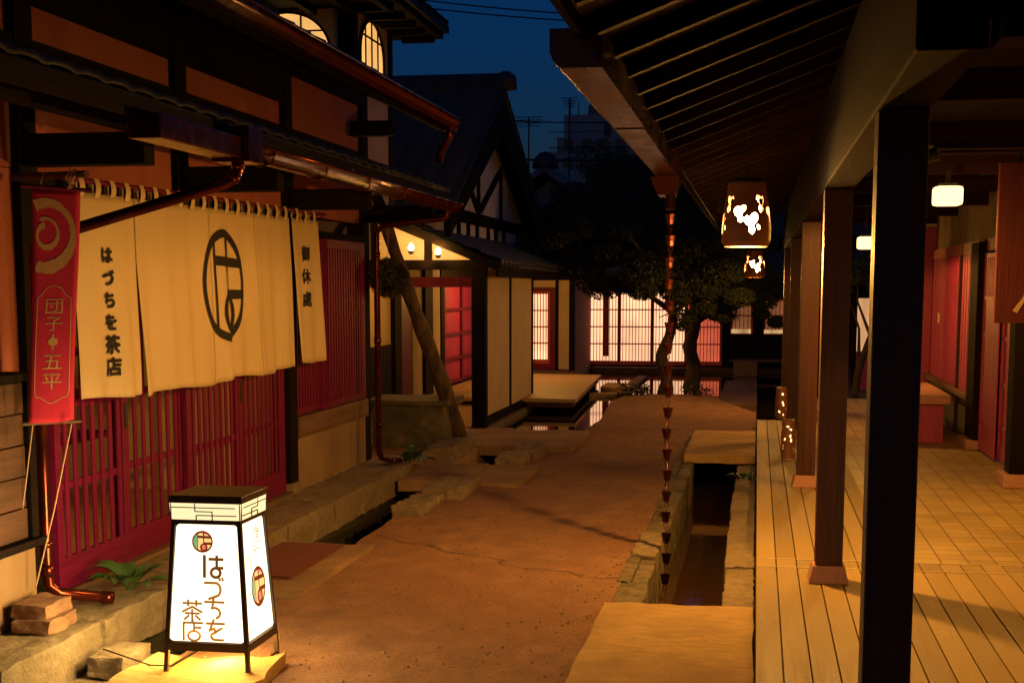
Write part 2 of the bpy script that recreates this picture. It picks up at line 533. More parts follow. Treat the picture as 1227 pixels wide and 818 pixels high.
# lettering: flat glyph meshes laid on a plane
def glyphs(text, size):
    cu = bpy.data.curves.new('glyph', 'FONT')
    cu.body = text
    cu.size = size
    cu.align_x = 'CENTER'
    cu.align_y = 'CENTER'
    cu.resolution_u = 3
    ob = bpy.data.objects.new('glyph', cu)
    COL.objects.link(ob)
    bpy.context.view_layer.update()
    me = bpy.data.meshes.new_from_object(ob.evaluated_get(bpy.context.evaluated_depsgraph_get()))
    vs = [tuple(v.co) for v in me.vertices]
    fs = [tuple(p.vertices) for p in me.polygons]
    bpy.data.objects.remove(ob)
    bpy.data.curves.remove(cu)
    bpy.data.meshes.remove(me)
    if vs:
        cx = (min(v[0] for v in vs) + max(v[0] for v in vs)) / 2
        cy = (min(v[1] for v in vs) + max(v[1] for v in vs)) / 2
        vs = [(v[0] - cx, v[1] - cy) for v in vs]
    return vs, fs

def write(mb, text, size, to3, sx=1.0, bold=0.0):
    """to3(u, v) maps the flat letter plane to space"""
    vs, fs = glyphs(text, size)
    offs = [(0, 0)] if not bold else [(0, 0), (bold, 0), (-bold, 0), (0, bold), (0, -bold)]
    for i, (a, b) in enumerate(offs):
        mb.add([to3(v[0] * sx + a, v[1] + b, i) for v in vs], fs)

# shapes of the round crest, unit circle
def ring(cx, cy, rx, ry, t, n=40, a0=0, a1=360, t2=None):
    out = []
    for i in range(n):
        p, q = R(a0 + (a1 - a0) * i / n), R(a0 + (a1 - a0) * (i + 1) / n)
        def tt(a):
            return t if t2 is None else t + (t2 - t) * (0.5 - 0.5 * math.cos(a * 2))
        out.append([(cx + rx * math.cos(p), cy + ry * math.sin(p)), (cx + rx * math.cos(q), cy + ry * math.sin(q)),
                    (cx + (rx - tt(q)) * math.cos(q), cy + (ry - tt(q)) * math.sin(q)), (cx + (rx - tt(p)) * math.cos(p), cy + (ry - tt(p)) * math.sin(p))])
    return out

def bar(x0, y0, x1, y1, w0, w1=None, n=6):
    w1 = w0 if w1 is None else w1
    d = Vector((x1 - x0, y1 - y0)).normalized()
    s = Vector((-d.y, d.x))
    out = []
    for i in range(n):
        a, b = i / n, (i + 1) / n
        pa = Vector((x0 + (x1 - x0) * a, y0 + (y1 - y0) * a)); pb = Vector((x0 + (x1 - x0) * b, y0 + (y1 - y0) * b))
        wa = (w0 + (w1 - w0) * a) / 2; wb = (w0 + (w1 - w0) * b) / 2
        out.append([tuple(pa - s * wa), tuple(pb - s * wb), tuple(pb + s * wb), tuple(pa + s * wa)])
    return out

def crest_strokes(k=1.0):
    o = []
    o += ring(0, 0, 1, 1, 0.11 * k, 56, t2=0.15 * k)
    o += bar(-0.46, -0.86, -0.46, 0.86, 0.06 * k)
    o += bar(-0.46, 0.44, 0.90, 0.40, 0.17 * k)
    o += bar(0.12, 0.95, 0.12, -0.20, 0.11 * k, 0.07 * k)
    o += bar(0.10, -0.16, 0.96, -0.16, 0.17 * k)
    o += ring(0.13, -0.50, 0.36, 0.36, 0.13 * k, 30, t2=0.10 * k)
    return o

# pantile roof field: o = eave start, U along the eave, V up the slope
def pantiles(mb, o, U, V, lu, lv, tw=0.26, tl=0.26, amp=0.030, step=0.024, thick=0.07):
    o, U, V = Vector(o), Vector(U).normalized(), Vector(V).normalized()
    N = U.cross(V).normalized()
    if N.z < 0:
        N = -N
    nu = max(1, int(round(lu / tw)))
    nc = max(1, int(round(lv / tl)))
    S = 6
    prof = []
    for i in range(nu * S + 1):
        t = (i % S) / S
        prof.append(amp * (math.sin(2 * math.pi * t) * 0.8 + 0.35 * math.cos(4 * math.pi * t)))
    rows = []
    for c in range(nc):
        for e in (0, 1):
            v = (c + e) * lv / nc
            h = step * (1 - e)
            rows.append([o + U * (i * lu / (nu * S)) + V * v + N * (h + prof[i]) for i in range(nu * S + 1)])
    k = len(mb.v)
    w = nu * S + 1
    for r in rows:
        mb.v += [tuple(p) for p in r]
    for j in range(len(rows) - 1):
        for i in range(w - 1):
            a = k + j * w + i
            mb.f.append((a, a + 1, a + w + 1, a + w)); mb.mi.append(mb.m)
    # front lip
    k2 = len(mb.v)
    mb.v += [tuple(p - N * (thick * 0.6)) for p in rows[0]]
    for i in range(w - 1):
        mb.f.append((k2 + i, k2 + i + 1, k + i + 1, k + i)); mb.mi.append(mb.m)
    # under board
    a, b = o - N * thick, o + V * lv - N * thick
    t = N * (thick * 0.5)
    mb.hexa([a, a + U * lu, b + U * lu, b, a + t, a + U * lu + t, b + U * lu + t, b + t])

def leaves(mb, c, rad, n, size, rng, squash=0.6):
    c = Vector(c)
    for _ in range(n):
        while True:
            p = Vector((rng.uniform(-1, 1), rng.uniform(-1, 1), rng.uniform(-1, 1)))
            if p.length < 1:
                break
        p = Vector((p.x * rad, p.y * rad, p.z * rad * squash)) + c
        d = Vector((rng.gauss(0, 1), rng.gauss(0, 1), rng.gauss(0, 0.6))).normalized()
        a = d.orthogonal().normalized()
        l = size * rng.uniform(0.6, 1.3)
        w = l * rng.uniform(0.3, 0.5)
        mb.add([p - d * l / 2, p + a * w / 2, p + d * l / 2, p - a * w / 2], [(0, 1, 2, 3)])
# ---------------------------------------------------------------- ground, lane, water
def lerp(a, b, t): return a + (b - a) * t
def pw(x, pts):
    if x <= pts[0][0]: return pts[0][1]
    for (a, va), (b, vb) in zip(pts, pts[1:]):
        if x <= b: return lerp(va, vb, (x - a) / (b - a))
    return pts[-1][1]

g = MB()
g.add([(-200, -60, -0.46), (200, -60, -0.46), (200, 300, -0.46), (-200, 300, -0.46)], [(0, 1, 2, 3)])
struct('ground', g, 'soil', origin=(0, 0, -0.46))

XL = [(8.8, -2.50), (10.4, -2.52), (11.3, -2.36), (12.4, -2.30), (13.9, -2.06), (15.6, -1.95), (17.5, -1.90), (20.0, -2.02), (21.2, -1.75)]
XR = [(7.06, -0.70), (7.061, -0.72), (13.4, -0.70), (13.42, -0.64), (15.72, -0.64), (15.74, 0.012), (18.8, 0.012), (20.4, -0.50), (21.2, -0.55)]
def lane_h(x, y):
    h = 0.012 * noise.noise(Vector((x * 1.1, y * 1.1, 0))) + 0.006 * noise.noise(Vector((x * 4, y * 4, 3)))
    h -= 0.02 * math.exp(-((x + 1.3) / 0.7) ** 2)
    h += 0.11 * math.exp(-((x + 1.25) / 0.75) ** 2 - ((y - 20.4) / 1.3) ** 2)
    return h - 0.006
lane = MB()
ys = [-7 + 28.2 * i / 240 for i in range(241)]
def lane_pt(u, v):
    y = -7 + 28.2 * v
    x = lerp(pw(y, XL) + 0.02 * noise.noise(Vector((y * 3, 9, 0))), pw(y, XR) , u)
    return (x, y, lane_h(x, y))
lane.grid(lane_pt, 40, 420)
lo = struct('lane', lane, 'lane', smooth=True, origin=(0, 0, 0))
# skirt of the lane down into the channels
sk = MB()
for side in (0.0, 1.0):
    def sp(u, v, side=side):
        p = lane_pt(side, u)
        return (p[0], p[1], lerp(p[2] - 0.003, -0.46, v))
    sk.grid(sp, 300, 2)
sk.grid(lambda u, v: (lerp(-1.75, -0.55, u), 21.2, lerp(-0.02, -0.46, v)), 6, 2)
struct('lane_edge', sk, 'mossy', origin=(0, 0, 0))

w = MB(); w.box(-0.70, 0.01, 4.0, 16, -0.40, -0.33)
struct('channel_water', w, 'stream')
w = MB(); w.box(-3.0, -2.3, 3.0, 15.2, -0.42, -0.36)
struct('gutter_water', w, 'stream')
w = MB(); w.box(-4.8, -1.4, 15.0, 21.24, -0.40, -0.035)
struct('pond', w, 'water')
w = MB(); w.box(-3.3, 0.9, 21.245, 27.9, -0.3, -0.036)
struct('upper_pond', w, 'water')
w = MB(); w.box(-0.52, 0.02, 20.0, 25.2, -0.40, 0.0)
struct('pond_edge', w, 'sill_wood')
w = MB(); w.box(-3.2, 12, 27.95, 30, -0.4, 0.05); w.box(0.9, 12, 20.5, 27.95, -0.4, 0.02)
struct('courtyard_floor', w, 'soil')
w = MB(); w.box(-14, -3.36, -4, 12.4, -0.44, 0.06); w.box(-4.84, -3.75, 12.4, 15.95, -0.44, 0.03); w.box(-3.80, -2.72, 12.5, 15.9, -0.44, 0.025)
struct('yard', w, 'hall_floor')

# stone ledge under the tea house front: separate long blocks
rng = random.Random(3)
y = 2.6; i = 0
while y < 11.9:
    l = rng.uniform(0.9, 1.7)
    y1 = min(y + l, 12.0)
    if 12.0 - y1 < 0.4: y1 = 12.0
    b = MB(); b.rock(-3.37, -2.95 + rng.uniform(-0.015, 0.015), y + 0.006, y1 - 0.006, -0.11, 0.098 + rng.uniform(-.008, .006), j=0.012, n=28, seed=y, fr=9, round_=0.06)
    tag(b.build('ledge_stone', 'stone', smooth=True), 'long rough granite block of the ledge under the tea house front', 'stone block', 'ledge stones under the tea house')
    y = y1; i += 1

lw = MB(); lw.rock(-3.36, -2.985, 2.6, 12.0, -0.45, -0.10, j=0.03, n=40, seed=77, fr=5, round_=0.03)
tag(lw.build('ledge_footing', 'wet_stone', smooth=True), 'wet dark footing course below the ledge stones, in the roadside gutter', 'stone footing')
# kerb stones between the roadside gutter and the lane
for (x0, x1, y0, y1, z1, s) in [(-2.56, -2.34, 9.75, 10.55, 0.055, 1), (-2.52, -2.20, 10.57, 11.28, 0.085, 2), (-2.34, -2.10, 12.66, 13.25, 0.075, 3), (-2.27, -2.03, 13.27, 13.80, 0.09, 4)]:
    b = MB(); b.rock(x0, x1, y0, y1, -0.44, z1, j=0.018, n=22, seed=s * 3.1, fr=9, round_=0.10)
    tag(b.build('kerb_stone', 'stone', smooth=True), 'rough kerb stone between the gutter and the sandy lane', 'kerb stone', 'kerb stones by the lane gutter')
b = MB(); b.rock(-3.05, -2.74, 12.75, 13.75, -0.44, 0.14, j=0.025, n=8, seed=8.8, fr=5)
tag(b.build('gate_stone', 'stone', smooth=True), 'upright granite block at the foot of the leaning log', 'stone block')

# lining of the right channel
rng = random.Random(11)
y = 7.08
while y < 13.35:
    y1 = min(y + rng.uniform(0.45, 0.95), 13.38)
    if 13.38 - y1 < 0.3: y1 = 13.38
    two = rng.random() < 0.45
    xs = (-0.745, -0.665, -0.565) if two else (-0.735, -0.565)
    for a, c in zip(xs, xs[1:]):
        b = MB(); b.rock(a + 0.004, c + rng.uniform(-.006, .006), y + 0.005, y1 - 0.005, -0.44, rng.uniform(-0.030, -0.002), j=0.013, n=18, seed=y + a, fr=9, round_=0.10)
        tag(b.build('channel_stone', 'mossy' if rng.random() < 0.85 else 'stone', smooth=True), 'mossy rough stone lining the lane side of the water channel', 'lining stone', 'stones on the lane side of the channel')
    y = y1
y = 7.08
while y < 13.35:
    y1 = min(y + rng.uniform(0.8, 1.5), 13.38)
    if 13.38 - y1 < 0.4: y1 = 13.38
    b = MB(); b.rock(-0.155 + rng.uniform(-.012, .006), 0.012, y + 0.006, y1 - 0.006, -0.44, rng.uniform(-0.035, -0.015), j=0.010, n=20, seed=y + 40, fr=9, round_=0.10)
    tag(b.build('channel_stone', 'stone', smooth=True), 'long worn stone lining the deck side of the water channel', 'lining stone', 'stones on the deck side of the channel')
    y = y1

# slabs laid over the channels
def slab(x0, x1, y0, y1, z0, z1, label, jit=0.004):
    b = MB(); b.rock(x0, x1, y0, y1, z0, z1, j=jit, n=10, seed=x0 * 7 + y0, fr=3)
    o = tag(b.build('stone_slab', 'slab', smooth=False), label, 'stone slab')
    return o
def cut_slab(x0, x1, y0, y1, z0, z1, label):
    b = MB()
    b.rock(x0, x1, y0, y1, z0, z1, j=0.007, n=26, seed=x0 * 5 + y0, fr=4.5, round_=0.16)
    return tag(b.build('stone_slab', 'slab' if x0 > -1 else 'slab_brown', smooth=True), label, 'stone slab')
cut_slab(-0.735, 0.012, 3.4, 7.045, -0.07, 0.035, 'large yellow stone slab bridging the channel beside the deck in the foreground')
cut_slab(-0.655, 0.008, 13.42, 15.72, -0.03, 0.055, 'yellow stone slab bridging the channel at its far end')
cut_slab(-2.92, -2.34, 7.02, 8.50, -0.05, 0.016, 'pale stone slab under the red-brown doormat')
cut_slab(-2.90, -2.37, 11.30, 12.56, -0.06, 0.034, 'narrow stone slab bridging the roadside gutter near the downspout')
cut_slab(-2.36, -1.90, 11.32, 12.58, -0.06, 0.022, 'short stone slab beside the lane between two kerb stones')
cut_slab(-3.13, -1.80, 13.88, 15.55, -0.06, 0.050, 'wide stone slab in front of the dark pond')
cut_slab(-2.50, -2.06, 21.4, 21.75, -0.3, 0.02, 'thin stone step at the pond corner, nearest the wooden platform')
cut_slab(-2.50, -1.98, 23.0, 24.0, -0.3, 0.02, 'square stone step in the pond between the platform and the shoji')
cut_slab(-2.14, -1.96, 21.77, 26.2, -0.3, 0.015, 'long narrow stone edging running along the upper pond')
b = MB(); b.rock(-2.56, -1.98, 4.7, 5.75, -0.2, 0.012, j=0.05, n=12, seed=21, fr=2.5)
tag(b.build('stepping_stone', 'slab', smooth=True), 'irregular stepping stone under the lit lantern sign', 'stepping stone')
b = MB(); b.rock(-2.88, -2.70, 5.68, 5.98, -0.1, 0.0, j=0.02, n=8, seed=31, fr=7)
for q in range(1): pass
b.rock(-2.97, -2.60, 5.5, 6.2, -0.44, -0.10, j=0.02, n=6, seed=4, fr=4)
tag(b.build('loose_stone', 'stone', smooth=True), 'loose stone lying in the gutter beside the lantern sign', 'stone')

# grit and small pebbles lying on the lane
pb = MB()
rg = random.Random(17)
for i in range(5200):
    yy = 4.4 + 13 * rg.random() ** 1.5
    f_ = rg.random()
    if rg.random() < 0.55: f_ = (f_ ** 3 if rg.random() < 0.5 else 1 - f_ ** 3)
    xx = lerp(pw(yy, XL) + 0.02, pw(yy, XR) - 0.02, f_)
    r_ = 0.0025 + 0.0085 * rg.random() ** 4
    zz = lane_h(xx, yy) + r_ * 0.25
    vs = [(xx + r_ * rg.uniform(.7, 1.3), yy, zz), (xx, yy + r_ * rg.uniform(.7, 1.3), zz), (xx - r_ * rg.uniform(.7, 1.3), yy, zz), (xx, yy - r_ * rg.uniform(.7, 1.3), zz), (xx + r_ * .2, yy - r_ * .1, zz + r_ * rg.uniform(.5, .9)), (xx, yy, zz - r_ * .6)]
    pb.add(vs, [(0, 1, 4), (1, 2, 4), (2, 3, 4), (3, 0, 4), (1, 0, 5), (2, 1, 5), (3, 2, 5), (0, 3, 5)])
tag(pb.build('pebbles', 'stone', origin=(0, 0, 0)), 'fine grit and pebbles scattered over the sandy lane', 'pebbles', kind='stuff')
# doormat
d = MB()
d.grid(lambda u, v: (lerp(-2.90, -2.50, u), lerp(7.36, 8.38, v), 0.034 + 0.003 * noise.noise(Vector((u * 5, v * 7, 0)))), 10, 20)
d.box(-2.90, -2.50, 7.36, 8.38, 0.018, 0.028)
tag(d.build('doormat', 'mat'), 'flat red-brown doormat on the slab before the tea house door', 'doormat')

# ---------------------------------------------------------------- the veranda on the right
VG = 'columns of the right veranda'
dk = MB()
rng = random.Random(5)
PITCH = 0.112
x = 0.025
while x < 3.2:
    y0, yend = 2.2, (16.8 if x < 0.74 else 8.10)
    cuts = [y0, 7.86, 8.10, yend] if x < 0.74 else [y0, 7.86, 8.10]
    for a, c in zip(cuts, cuts[1:]):
        dz = rng.uniform(-0.0012, 0.0012)
        dk.box(x, x + PITCH - 0.007, a + 0.002, c - 0.002, 0.045, 0.08 + dz)
    x += PITCH
dk.m = 1
for jy in (2.9, 3.8, 4.7, 5.6, 6.5, 7.4):
    for k in range(28):
        xx = 0.025 + PITCH * k
        for dx in (0.022, 0.083):
            a_, b_ = xx + dx + rng.uniform(-.003, .003), jy + rng.uniform(-.006, .006)
            dk.lathe([(0.0032, 0.0), (0.0026, 0.0009)], (a_, b_, 0.0808), 7)
dk.m = 0
dko = struct('deck', dk, ['deck', 'iron'], origin=(0, 0, 0), bevel=0.0015)
d2 = MB(); d2.box(0.022, 3.2, 2.2, 16.8, -0.46, 0.040)
struct('deck_base', d2, 'soil')
d3 = MB()
d3.box(0.03, 3.2, 7.855, 7.867, 0.046, 0.083); d3.box(0.03, 3.2, 8.094, 8.106, 0.046, 0.083)
struct('deck_joint_strip', d3, flat('pale_joint', (0.62, 0.52, 0.30), 0.4))

# tiled walkway
m, nt, bs = new_mat('yellow_floor_tiles')
N, L = nt.nodes, nt.links
tc = N.new('ShaderNodeTexCoord')
bt = N.new('ShaderNodeTexBrick')
bt.offset = 0.0
bt.inputs['Scale'].default_value = 1.0
bt.inputs['Brick Width'].default_value = 0.15
bt.inputs['Row Height'].default_value = 0.15
bt.inputs['Mortar Size'].default_value = 0.005
bt.inputs['Mortar Smooth'].default_value = 0.3
bt.inputs['Bias'].default_value = 0.0
bt.inputs['Color1'].default_value = (0.46, 0.33, 0.125, 1)
bt.inputs['Color2'].default_value = (0.35, 0.24, 0.085, 1)
bt.inputs['Mortar'].default_value = (0.13, 0.085, 0.04, 1)
L.new(tc.outputs['Object'], bt.inputs['Vector'])
nz = N.new('ShaderNodeTexNoise'); nz.inputs['Scale'].default_value = 2.2; nz.inputs['Detail'].default_value = 6
L.new(tc.outputs['Object'], nz.inputs['Vector'])
mr = N.new('ShaderNodeMapRange'); mr.inputs[1].default_value = 0.3; mr.inputs[2].default_value = 0.7; mr.inputs[3].default_value = 0.75; mr.inputs[4].default_value = 1.1
L.new(nz.outputs['Fac'], mr.inputs[0])
mx = N.new('ShaderNodeMix'); mx.data_type = 'RGBA'; mx.blend_type = 'MULTIPLY'; mx.inputs[0].default_value = 1
L.new(bt.outputs['Color'], mx.inputs[6]); L.new(mr.outputs[0], mx.inputs[7])
L.new(mx.outputs[2], bs.inputs['Base Color'])
bs.inputs['Roughness'].default_value = 0.5
bp = N.new('ShaderNodeBump'); bp.inputs['Strength'].default_value = 0.5; bp.inputs['Distance'].default_value = 0.004; bp.invert = True
L.new(bt.outputs['Fac'], bp.inputs['Height']); L.new(bp.outputs[0], bs.inputs['Normal'])
M['tiles'] = m
t = MB(); t.box(0.02 + 6 * PITCH + 0.04, 3.2, 8.112, 20.3, -0.44, 0.0795)
struct('tiled_walkway', t, 'tiles', origin=(0, 0, 0))

ver = thing('veranda_building', (2.1, 4, 0.08), 'open timber veranda on the right with square posts, raftered eaves and red doors', 'building')
for yc in (4.26, 7.53, 11.18, 14.83, 18.48):
    c = MB(); c.box(0.325, 0.465, yc - 0.07, yc + 0.07, 0.17, 2.108)
    co = c.build('column', 'post', ver, bevel=0.006)
    f = MB()
    z0, z1 = 0.081, 0.172
    a, bq = 0.105, 0.082
    f.hexa([(0.395 - a, yc - a, z0), (0.395 + a, yc - a, z0), (0.395 + a, yc + a, z0), (0.395 - a, yc + a, z0),
            (0.395 - bq, yc - bq, z1), (0.395 + bq, yc - bq, z1), (0.395 + bq, yc + bq, z1), (0.395 - bq, yc + bq, z1)])
    f.build('column_footing', 'pink_stone', co, bevel=0.006)
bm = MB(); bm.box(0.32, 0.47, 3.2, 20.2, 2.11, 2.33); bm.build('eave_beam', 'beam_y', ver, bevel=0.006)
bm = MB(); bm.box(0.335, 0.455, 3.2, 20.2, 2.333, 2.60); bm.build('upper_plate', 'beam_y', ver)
SL = 0.38
def rz(x): return 2.37 + SL * (x + 0.45)
yr = 2.95
while yr < 20.3:
    r = MB(); r.beam((-0.50, yr, rz(-0.50) + 0.03), (1.9, yr, rz(1.9) + 0.03), 0.045, 0.06, up=(0, 0, 1))
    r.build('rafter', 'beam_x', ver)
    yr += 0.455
sh = MB()
sh.hexa([(-0.53, 2.6, rz(-0.53) + 0.063), (2.6, 2.6, rz(2.6) + 0.063), (2.6, 20.6, rz(2.6) + 0.063), (-0.53, 20.6, rz(-0.53) + 0.063),
         (-0.53, 2.6, rz(-0.53) + 0.085), (2.6, 2.6, rz(2.6) + 0.085), (2.6, 20.6, rz(2.6) + 0.085), (-0.53, 20.6, rz(-0.53) + 0.085)])
sh.build('roof_boarding', mat('brown_roof_boards', (0.040, 0.014, 0.008), (0.018, 0.006, 0.004), 0.6, (18, 1.2, 18), bump=0.2), ver)
rt = MB()
pantiles(rt, (-0.60, 20.7, rz(-0.60) + 0.175), (0, -1, 0), (1, 0, SL), 18.2, 3.4)
rt.build('tile_roof', 'tile', ver, smooth=True)
ev = MB(); ev.box(-0.555, -0.532, 2.6, 20.6, rz(-0.53) + 0.02, rz(-0.53) + 0.10)
ev.build('eave_board', 'beam_y', ver)
# box gutter of copper: an open trough with a rounded outer face
gt = MB()
def trough(x_in, x_out, zb, zt, y0, y1):
    prof = [(x_in, zt), (x_in, zb), (x_out + 0.035, zb), (x_out + 0.012, zb + 0.018), (x_out, zb + 0.05), (x_out, zt)]
    k = len(gt.v)
    for yy in (y0, y1):
        for (px, pz) in prof:
            gt.v.append((px, yy, pz))
    n = len(prof)
    for i in range(n - 1):
        gt.f.append((k + i, k + i + 1, k + n + i + 1, k + n + i)); gt.mi.append(gt.m)
    gt.f.append(tuple(k + i for i in range(n))); gt.mi.append(gt.m)
    gt.f.append(tuple(k + n + i for i in range(n))[::-1]); gt.mi.append(gt.m)
trough(-0.475, -0.635, 2.268, 2.385, 4.36, 6.02)
trough(-0.478, -0.632, 2.264, 2.380, 6.025, 9.1)
go = gt.build('gutter', 'copper_dark', ver)
h = MB()
h.hexa([(-0.60, 8.58, 2.16), (-0.50, 8.58, 2.16), (-0.50, 8.86, 2.16), (-0.60, 8.86, 2.16), (-0.64, 8.52, 2.262), (-0.47, 8.52, 2.262), (-0.47, 8.92, 2.262), (-0.64, 8.92, 2.262)])
h.tube([(-0.53, 8.72, 2.16), (-0.53, 8.72, 2.08)], 0.03, 10)
h.build('gutter_outlet', 'copper_dark', ver)
for yy in [4.4 + 0.91 * i for i in range(6)]:
    k = MB(); k.beam((-0.47, yy, 2.40), (-0.62, yy, 2.375), 0.02, 0.008); k.build('gutter_bracket', 'copper_dark', ver)
# ceiling joists and wall beams
for i, yy in enumerate((4.55, 6.45, 8.42, 10.45, 12.4, 14.4, 16.5, 18.4)):
    j = MB()
    if yy == 8.42:
        j.box(0.475, 2.2, yy - 0.07, yy + 0.07, 2.355, 2.53)
    else:
        j.box(0.475, 2.2, yy - 0.05, yy + 0.05, 2.40, 2.535)
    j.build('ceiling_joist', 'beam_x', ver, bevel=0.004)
j = MB(); j.box(0.475, 2.2, 6.30, 6.36, 2.19, 2.215)
j.build('hanging_rail', 'beam_x', ver)
j = MB(); j.box(0.47, 2.2, 3.1, 20.3, 2.74, 2.76); j.build('ceiling_board', 'black_y', ver)
j = MB(); j.box(0.485, 2.4, 3.12, 3.28, 2.12, 2.6); j.build('end_beam', 'beam_x', ver)
# wall
wl_ = MB()
wl_.box(2.16, 2.30, 2.2, 20.4, 2.075, 2.75)
wl_.box(2.16, 2.30, 2.2, 11.5, 0.08, 2.07)
wl_.build('wall', mat('rough_beige_wall', (0.42, 0.33, 0.19), (0.26, 0.19, 0.10), 0.9, (5, 5, 1.5), bump=0.6, bscale=(22, 22, 6)), ver)
w2 = MB(); w2.box(1.70, 2.30, 18.30, 18.40, 0.10, 2.35); w2.build('end_wall', 'rose', ver)
li = MB()
for (a, c) in ((12.35, 14.02), (14.52, 15.62), (15.74, 18.28)):
    li.box(2.115, 2.16, a, c, 1.955, 2.07)
li.build('lintel_board', 'orange_wood', ver)
def sliding(y0, y1, xf):
    d = MB()
    d.box(xf + 0.012, xf + 0.03, y0, y1, 0.10, 1.93)
    dd = d.build('sliding_door', 'rose', ver)
    e = MB()
    for (a, c) in ((y0, y0 + 0.07), (y1 - 0.07, y1)):
        e.box(xf, xf + 0.035, a, c, 0.095, 1.94)
    for zz in (0.10, 0.36, 0.75, 1.15, 1.50, 1.89):
        e.box(xf + 0.002, xf + 0.033, y0 + 0.07, y1 - 0.07, zz, zz + (0.12 if zz < 0.2 else 0.035))
    yy = y0 + 0.15
    while yy < y1 - 0.1:
        e.box(xf + 0.004, xf + 0.03, yy, yy + 0.02, 1.535, 1.89); yy += 0.07
    e.build('door_frame', 'rose', dd)
sliding(13.08, 14.02, 2.095)
sliding(12.30, 13.16, 2.135)
p = MB(); p.box(2.04, 2.20, 14.03, 14.50, 0.17, 2.04); p.build('wall_post', 'beam_y', ver, bevel=0.005)
p = MB(); p.box(1.94, 2.16, 11.35, 11.58, 0.185, 2.4); p.build('wall_post', 'black_z', ver, bevel=0.005)
p = MB(); p.box(1.99, 2.22, 13.98, 14.55, 0.081, 0.168); p.build('post_footing', 'pink_stone', ver, bevel=0.008)
p = MB(); p.box(1.89, 2.20, 11.30, 11.64, 0.081, 0.183); p.build('post_footing', 'pink_stone', ver, bevel=0.008)
for (a, c) in ((14.56, 15.64), (15.72, 18.29)):
    p = MB(); p.box(2.12, 2.16, a, c, 0.56, 1.95)
    n = int((c - a) / 0.18)
    for i in range(1, n):
        p.box(2.114, 2.121, a + (c - a) * i / n - 0.004, a + (c - a) * i / n + 0.004, 0.57, 1.94)
    p.build('wall_panel', 'rose', ver)
p = MB(); p.box(2.125, 2.16, 14.56, 18.29, 0.10, 0.50); p.build('skirting_board', 'green_board', ver)
p = MB(); p.box(2.06, 2.16, 14.51, 18.29, 0.502, 0.556); p.build('wall_rail', 'sill_wood', ver, bevel=0.004)
p = MB(); p.box(2.09, 2.17, 15.645, 15.715, 0.10, 1.95); p.build('wall_stud', 'post', ver)
p = MB(); p.box(2.105, 2.12, 17.40, 17.50, 1.20, 1.32); p.build('light_switch', 'white_metal', ver, bevel=0.004)

# bench against the far wall
bn = thing('bench', (1.75, 14.9, 0.08), 'low red wooden bench with a pale pink seat at the end of the veranda', 'bench')
q = MB(); q.box(1.45, 1.90, 14.45, 16.4, 0.47, 0.565); q.build('seat', 'seat', bn, bevel=0.015)
q = MB(); q.box(1.50, 1.84, 14.52, 16.35, 0.082, 0.469); q.build('bench_base', 'rose', bn, bevel=0.005)

# hanging wooden sign board by the right edge
sg = thing('hanging_sign', (1.55, 8.35, 1.42), 'red-brown wooden board with a cream brush mark hanging under the veranda joist', 'sign')
q = MB(); q.box(1.305, 1.95, 8.33, 8.375, 1.415, 2.30); q.build('board', 'sign_wood', sg, bevel=0.006)
q = MB()
for pts in ([(0.10, 0.07), (0.125, 0.055), (0.19, 0.17), (0.21, 0.23), (0.185, 0.225), (0.15, 0.14)], [(0.165, 0.12), (0.18, 0.10), (0.25, 0.05), (0.30, 0.045), (0.29, 0.065), (0.23, 0.09)],
            [(0.30, 0.10), (0.325, 0.10), (0.33, 0.40), (0.305, 0.42)], [(0.2, 0.32), (0.45, 0.35), (0.45, 0.38), (0.2, 0.35)], [(0.22, 0.50), (0.42, 0.52), (0.43, 0.55), (0.22, 0.53)]):
    q.prism([(1.305 + u, 8.3285, 1.415 + v) for u, v in pts], (0, 0.002, 0))
q.build('brush_lettering', mat('cream_sign_paint', (0.72, 0.55, 0.30), (0.62, 0.45, 0.24), 0.7), sg)
for xx in (1.42, 1.83):
    q = MB(); q.tube([(xx, 8.352, 2.30), (xx, 8.36, 2.36)], 0.006, 6); q.build('hook', 'iron', sg)

# ceiling lamps
CL = ['square lit ceiling lamp nearer the camera under the veranda joists', 'smaller square lit ceiling lamp half behind the nearest post']
def ceil_lamp(x, y, z, label, watts, stem=0.0, cone=179, m='ceil_light'):
    t = thing('ceiling_lamp', (x, y, z), label, 'ceiling lamp', 'ceiling lamps along the veranda')
    a = MB(); a.rock(x - 0.095, x + 0.095, y - 0.095, y + 0.095, z, z + 0.13, j=0.0, n=6, round_=0.3); a.build('lamp_shade', m, t, smooth=True)
    a = MB(); a.box(x - 0.06, x + 0.06, y - 0.06, y + 0.06, z + 0.128, z + 0.15)
    if stem: a.box(x - 0.015, x + 0.015, y - 0.015, y + 0.015, z + 0.14, z + 0.14 + stem)
    a.build('mount', 'iron', t)
    spot('ceiling_lamp_light', (x, y, z - 0.03), (x + 0.0001, y, 0), watts, cone, 0.12, WARM, 0.09)
ceil_lamp(1.27, 10.25, 2.17, CL[0], 110, 0.10)
ceil_lamp(1.13, 15.7, 2.02, CL[1], 90, 0.26)
ceil_lamp(1.75, 5.60, 2.20, 'square lit ceiling lamp close to the camera, beyond the right edge', 74, 0.05, 140, 'sign_band')

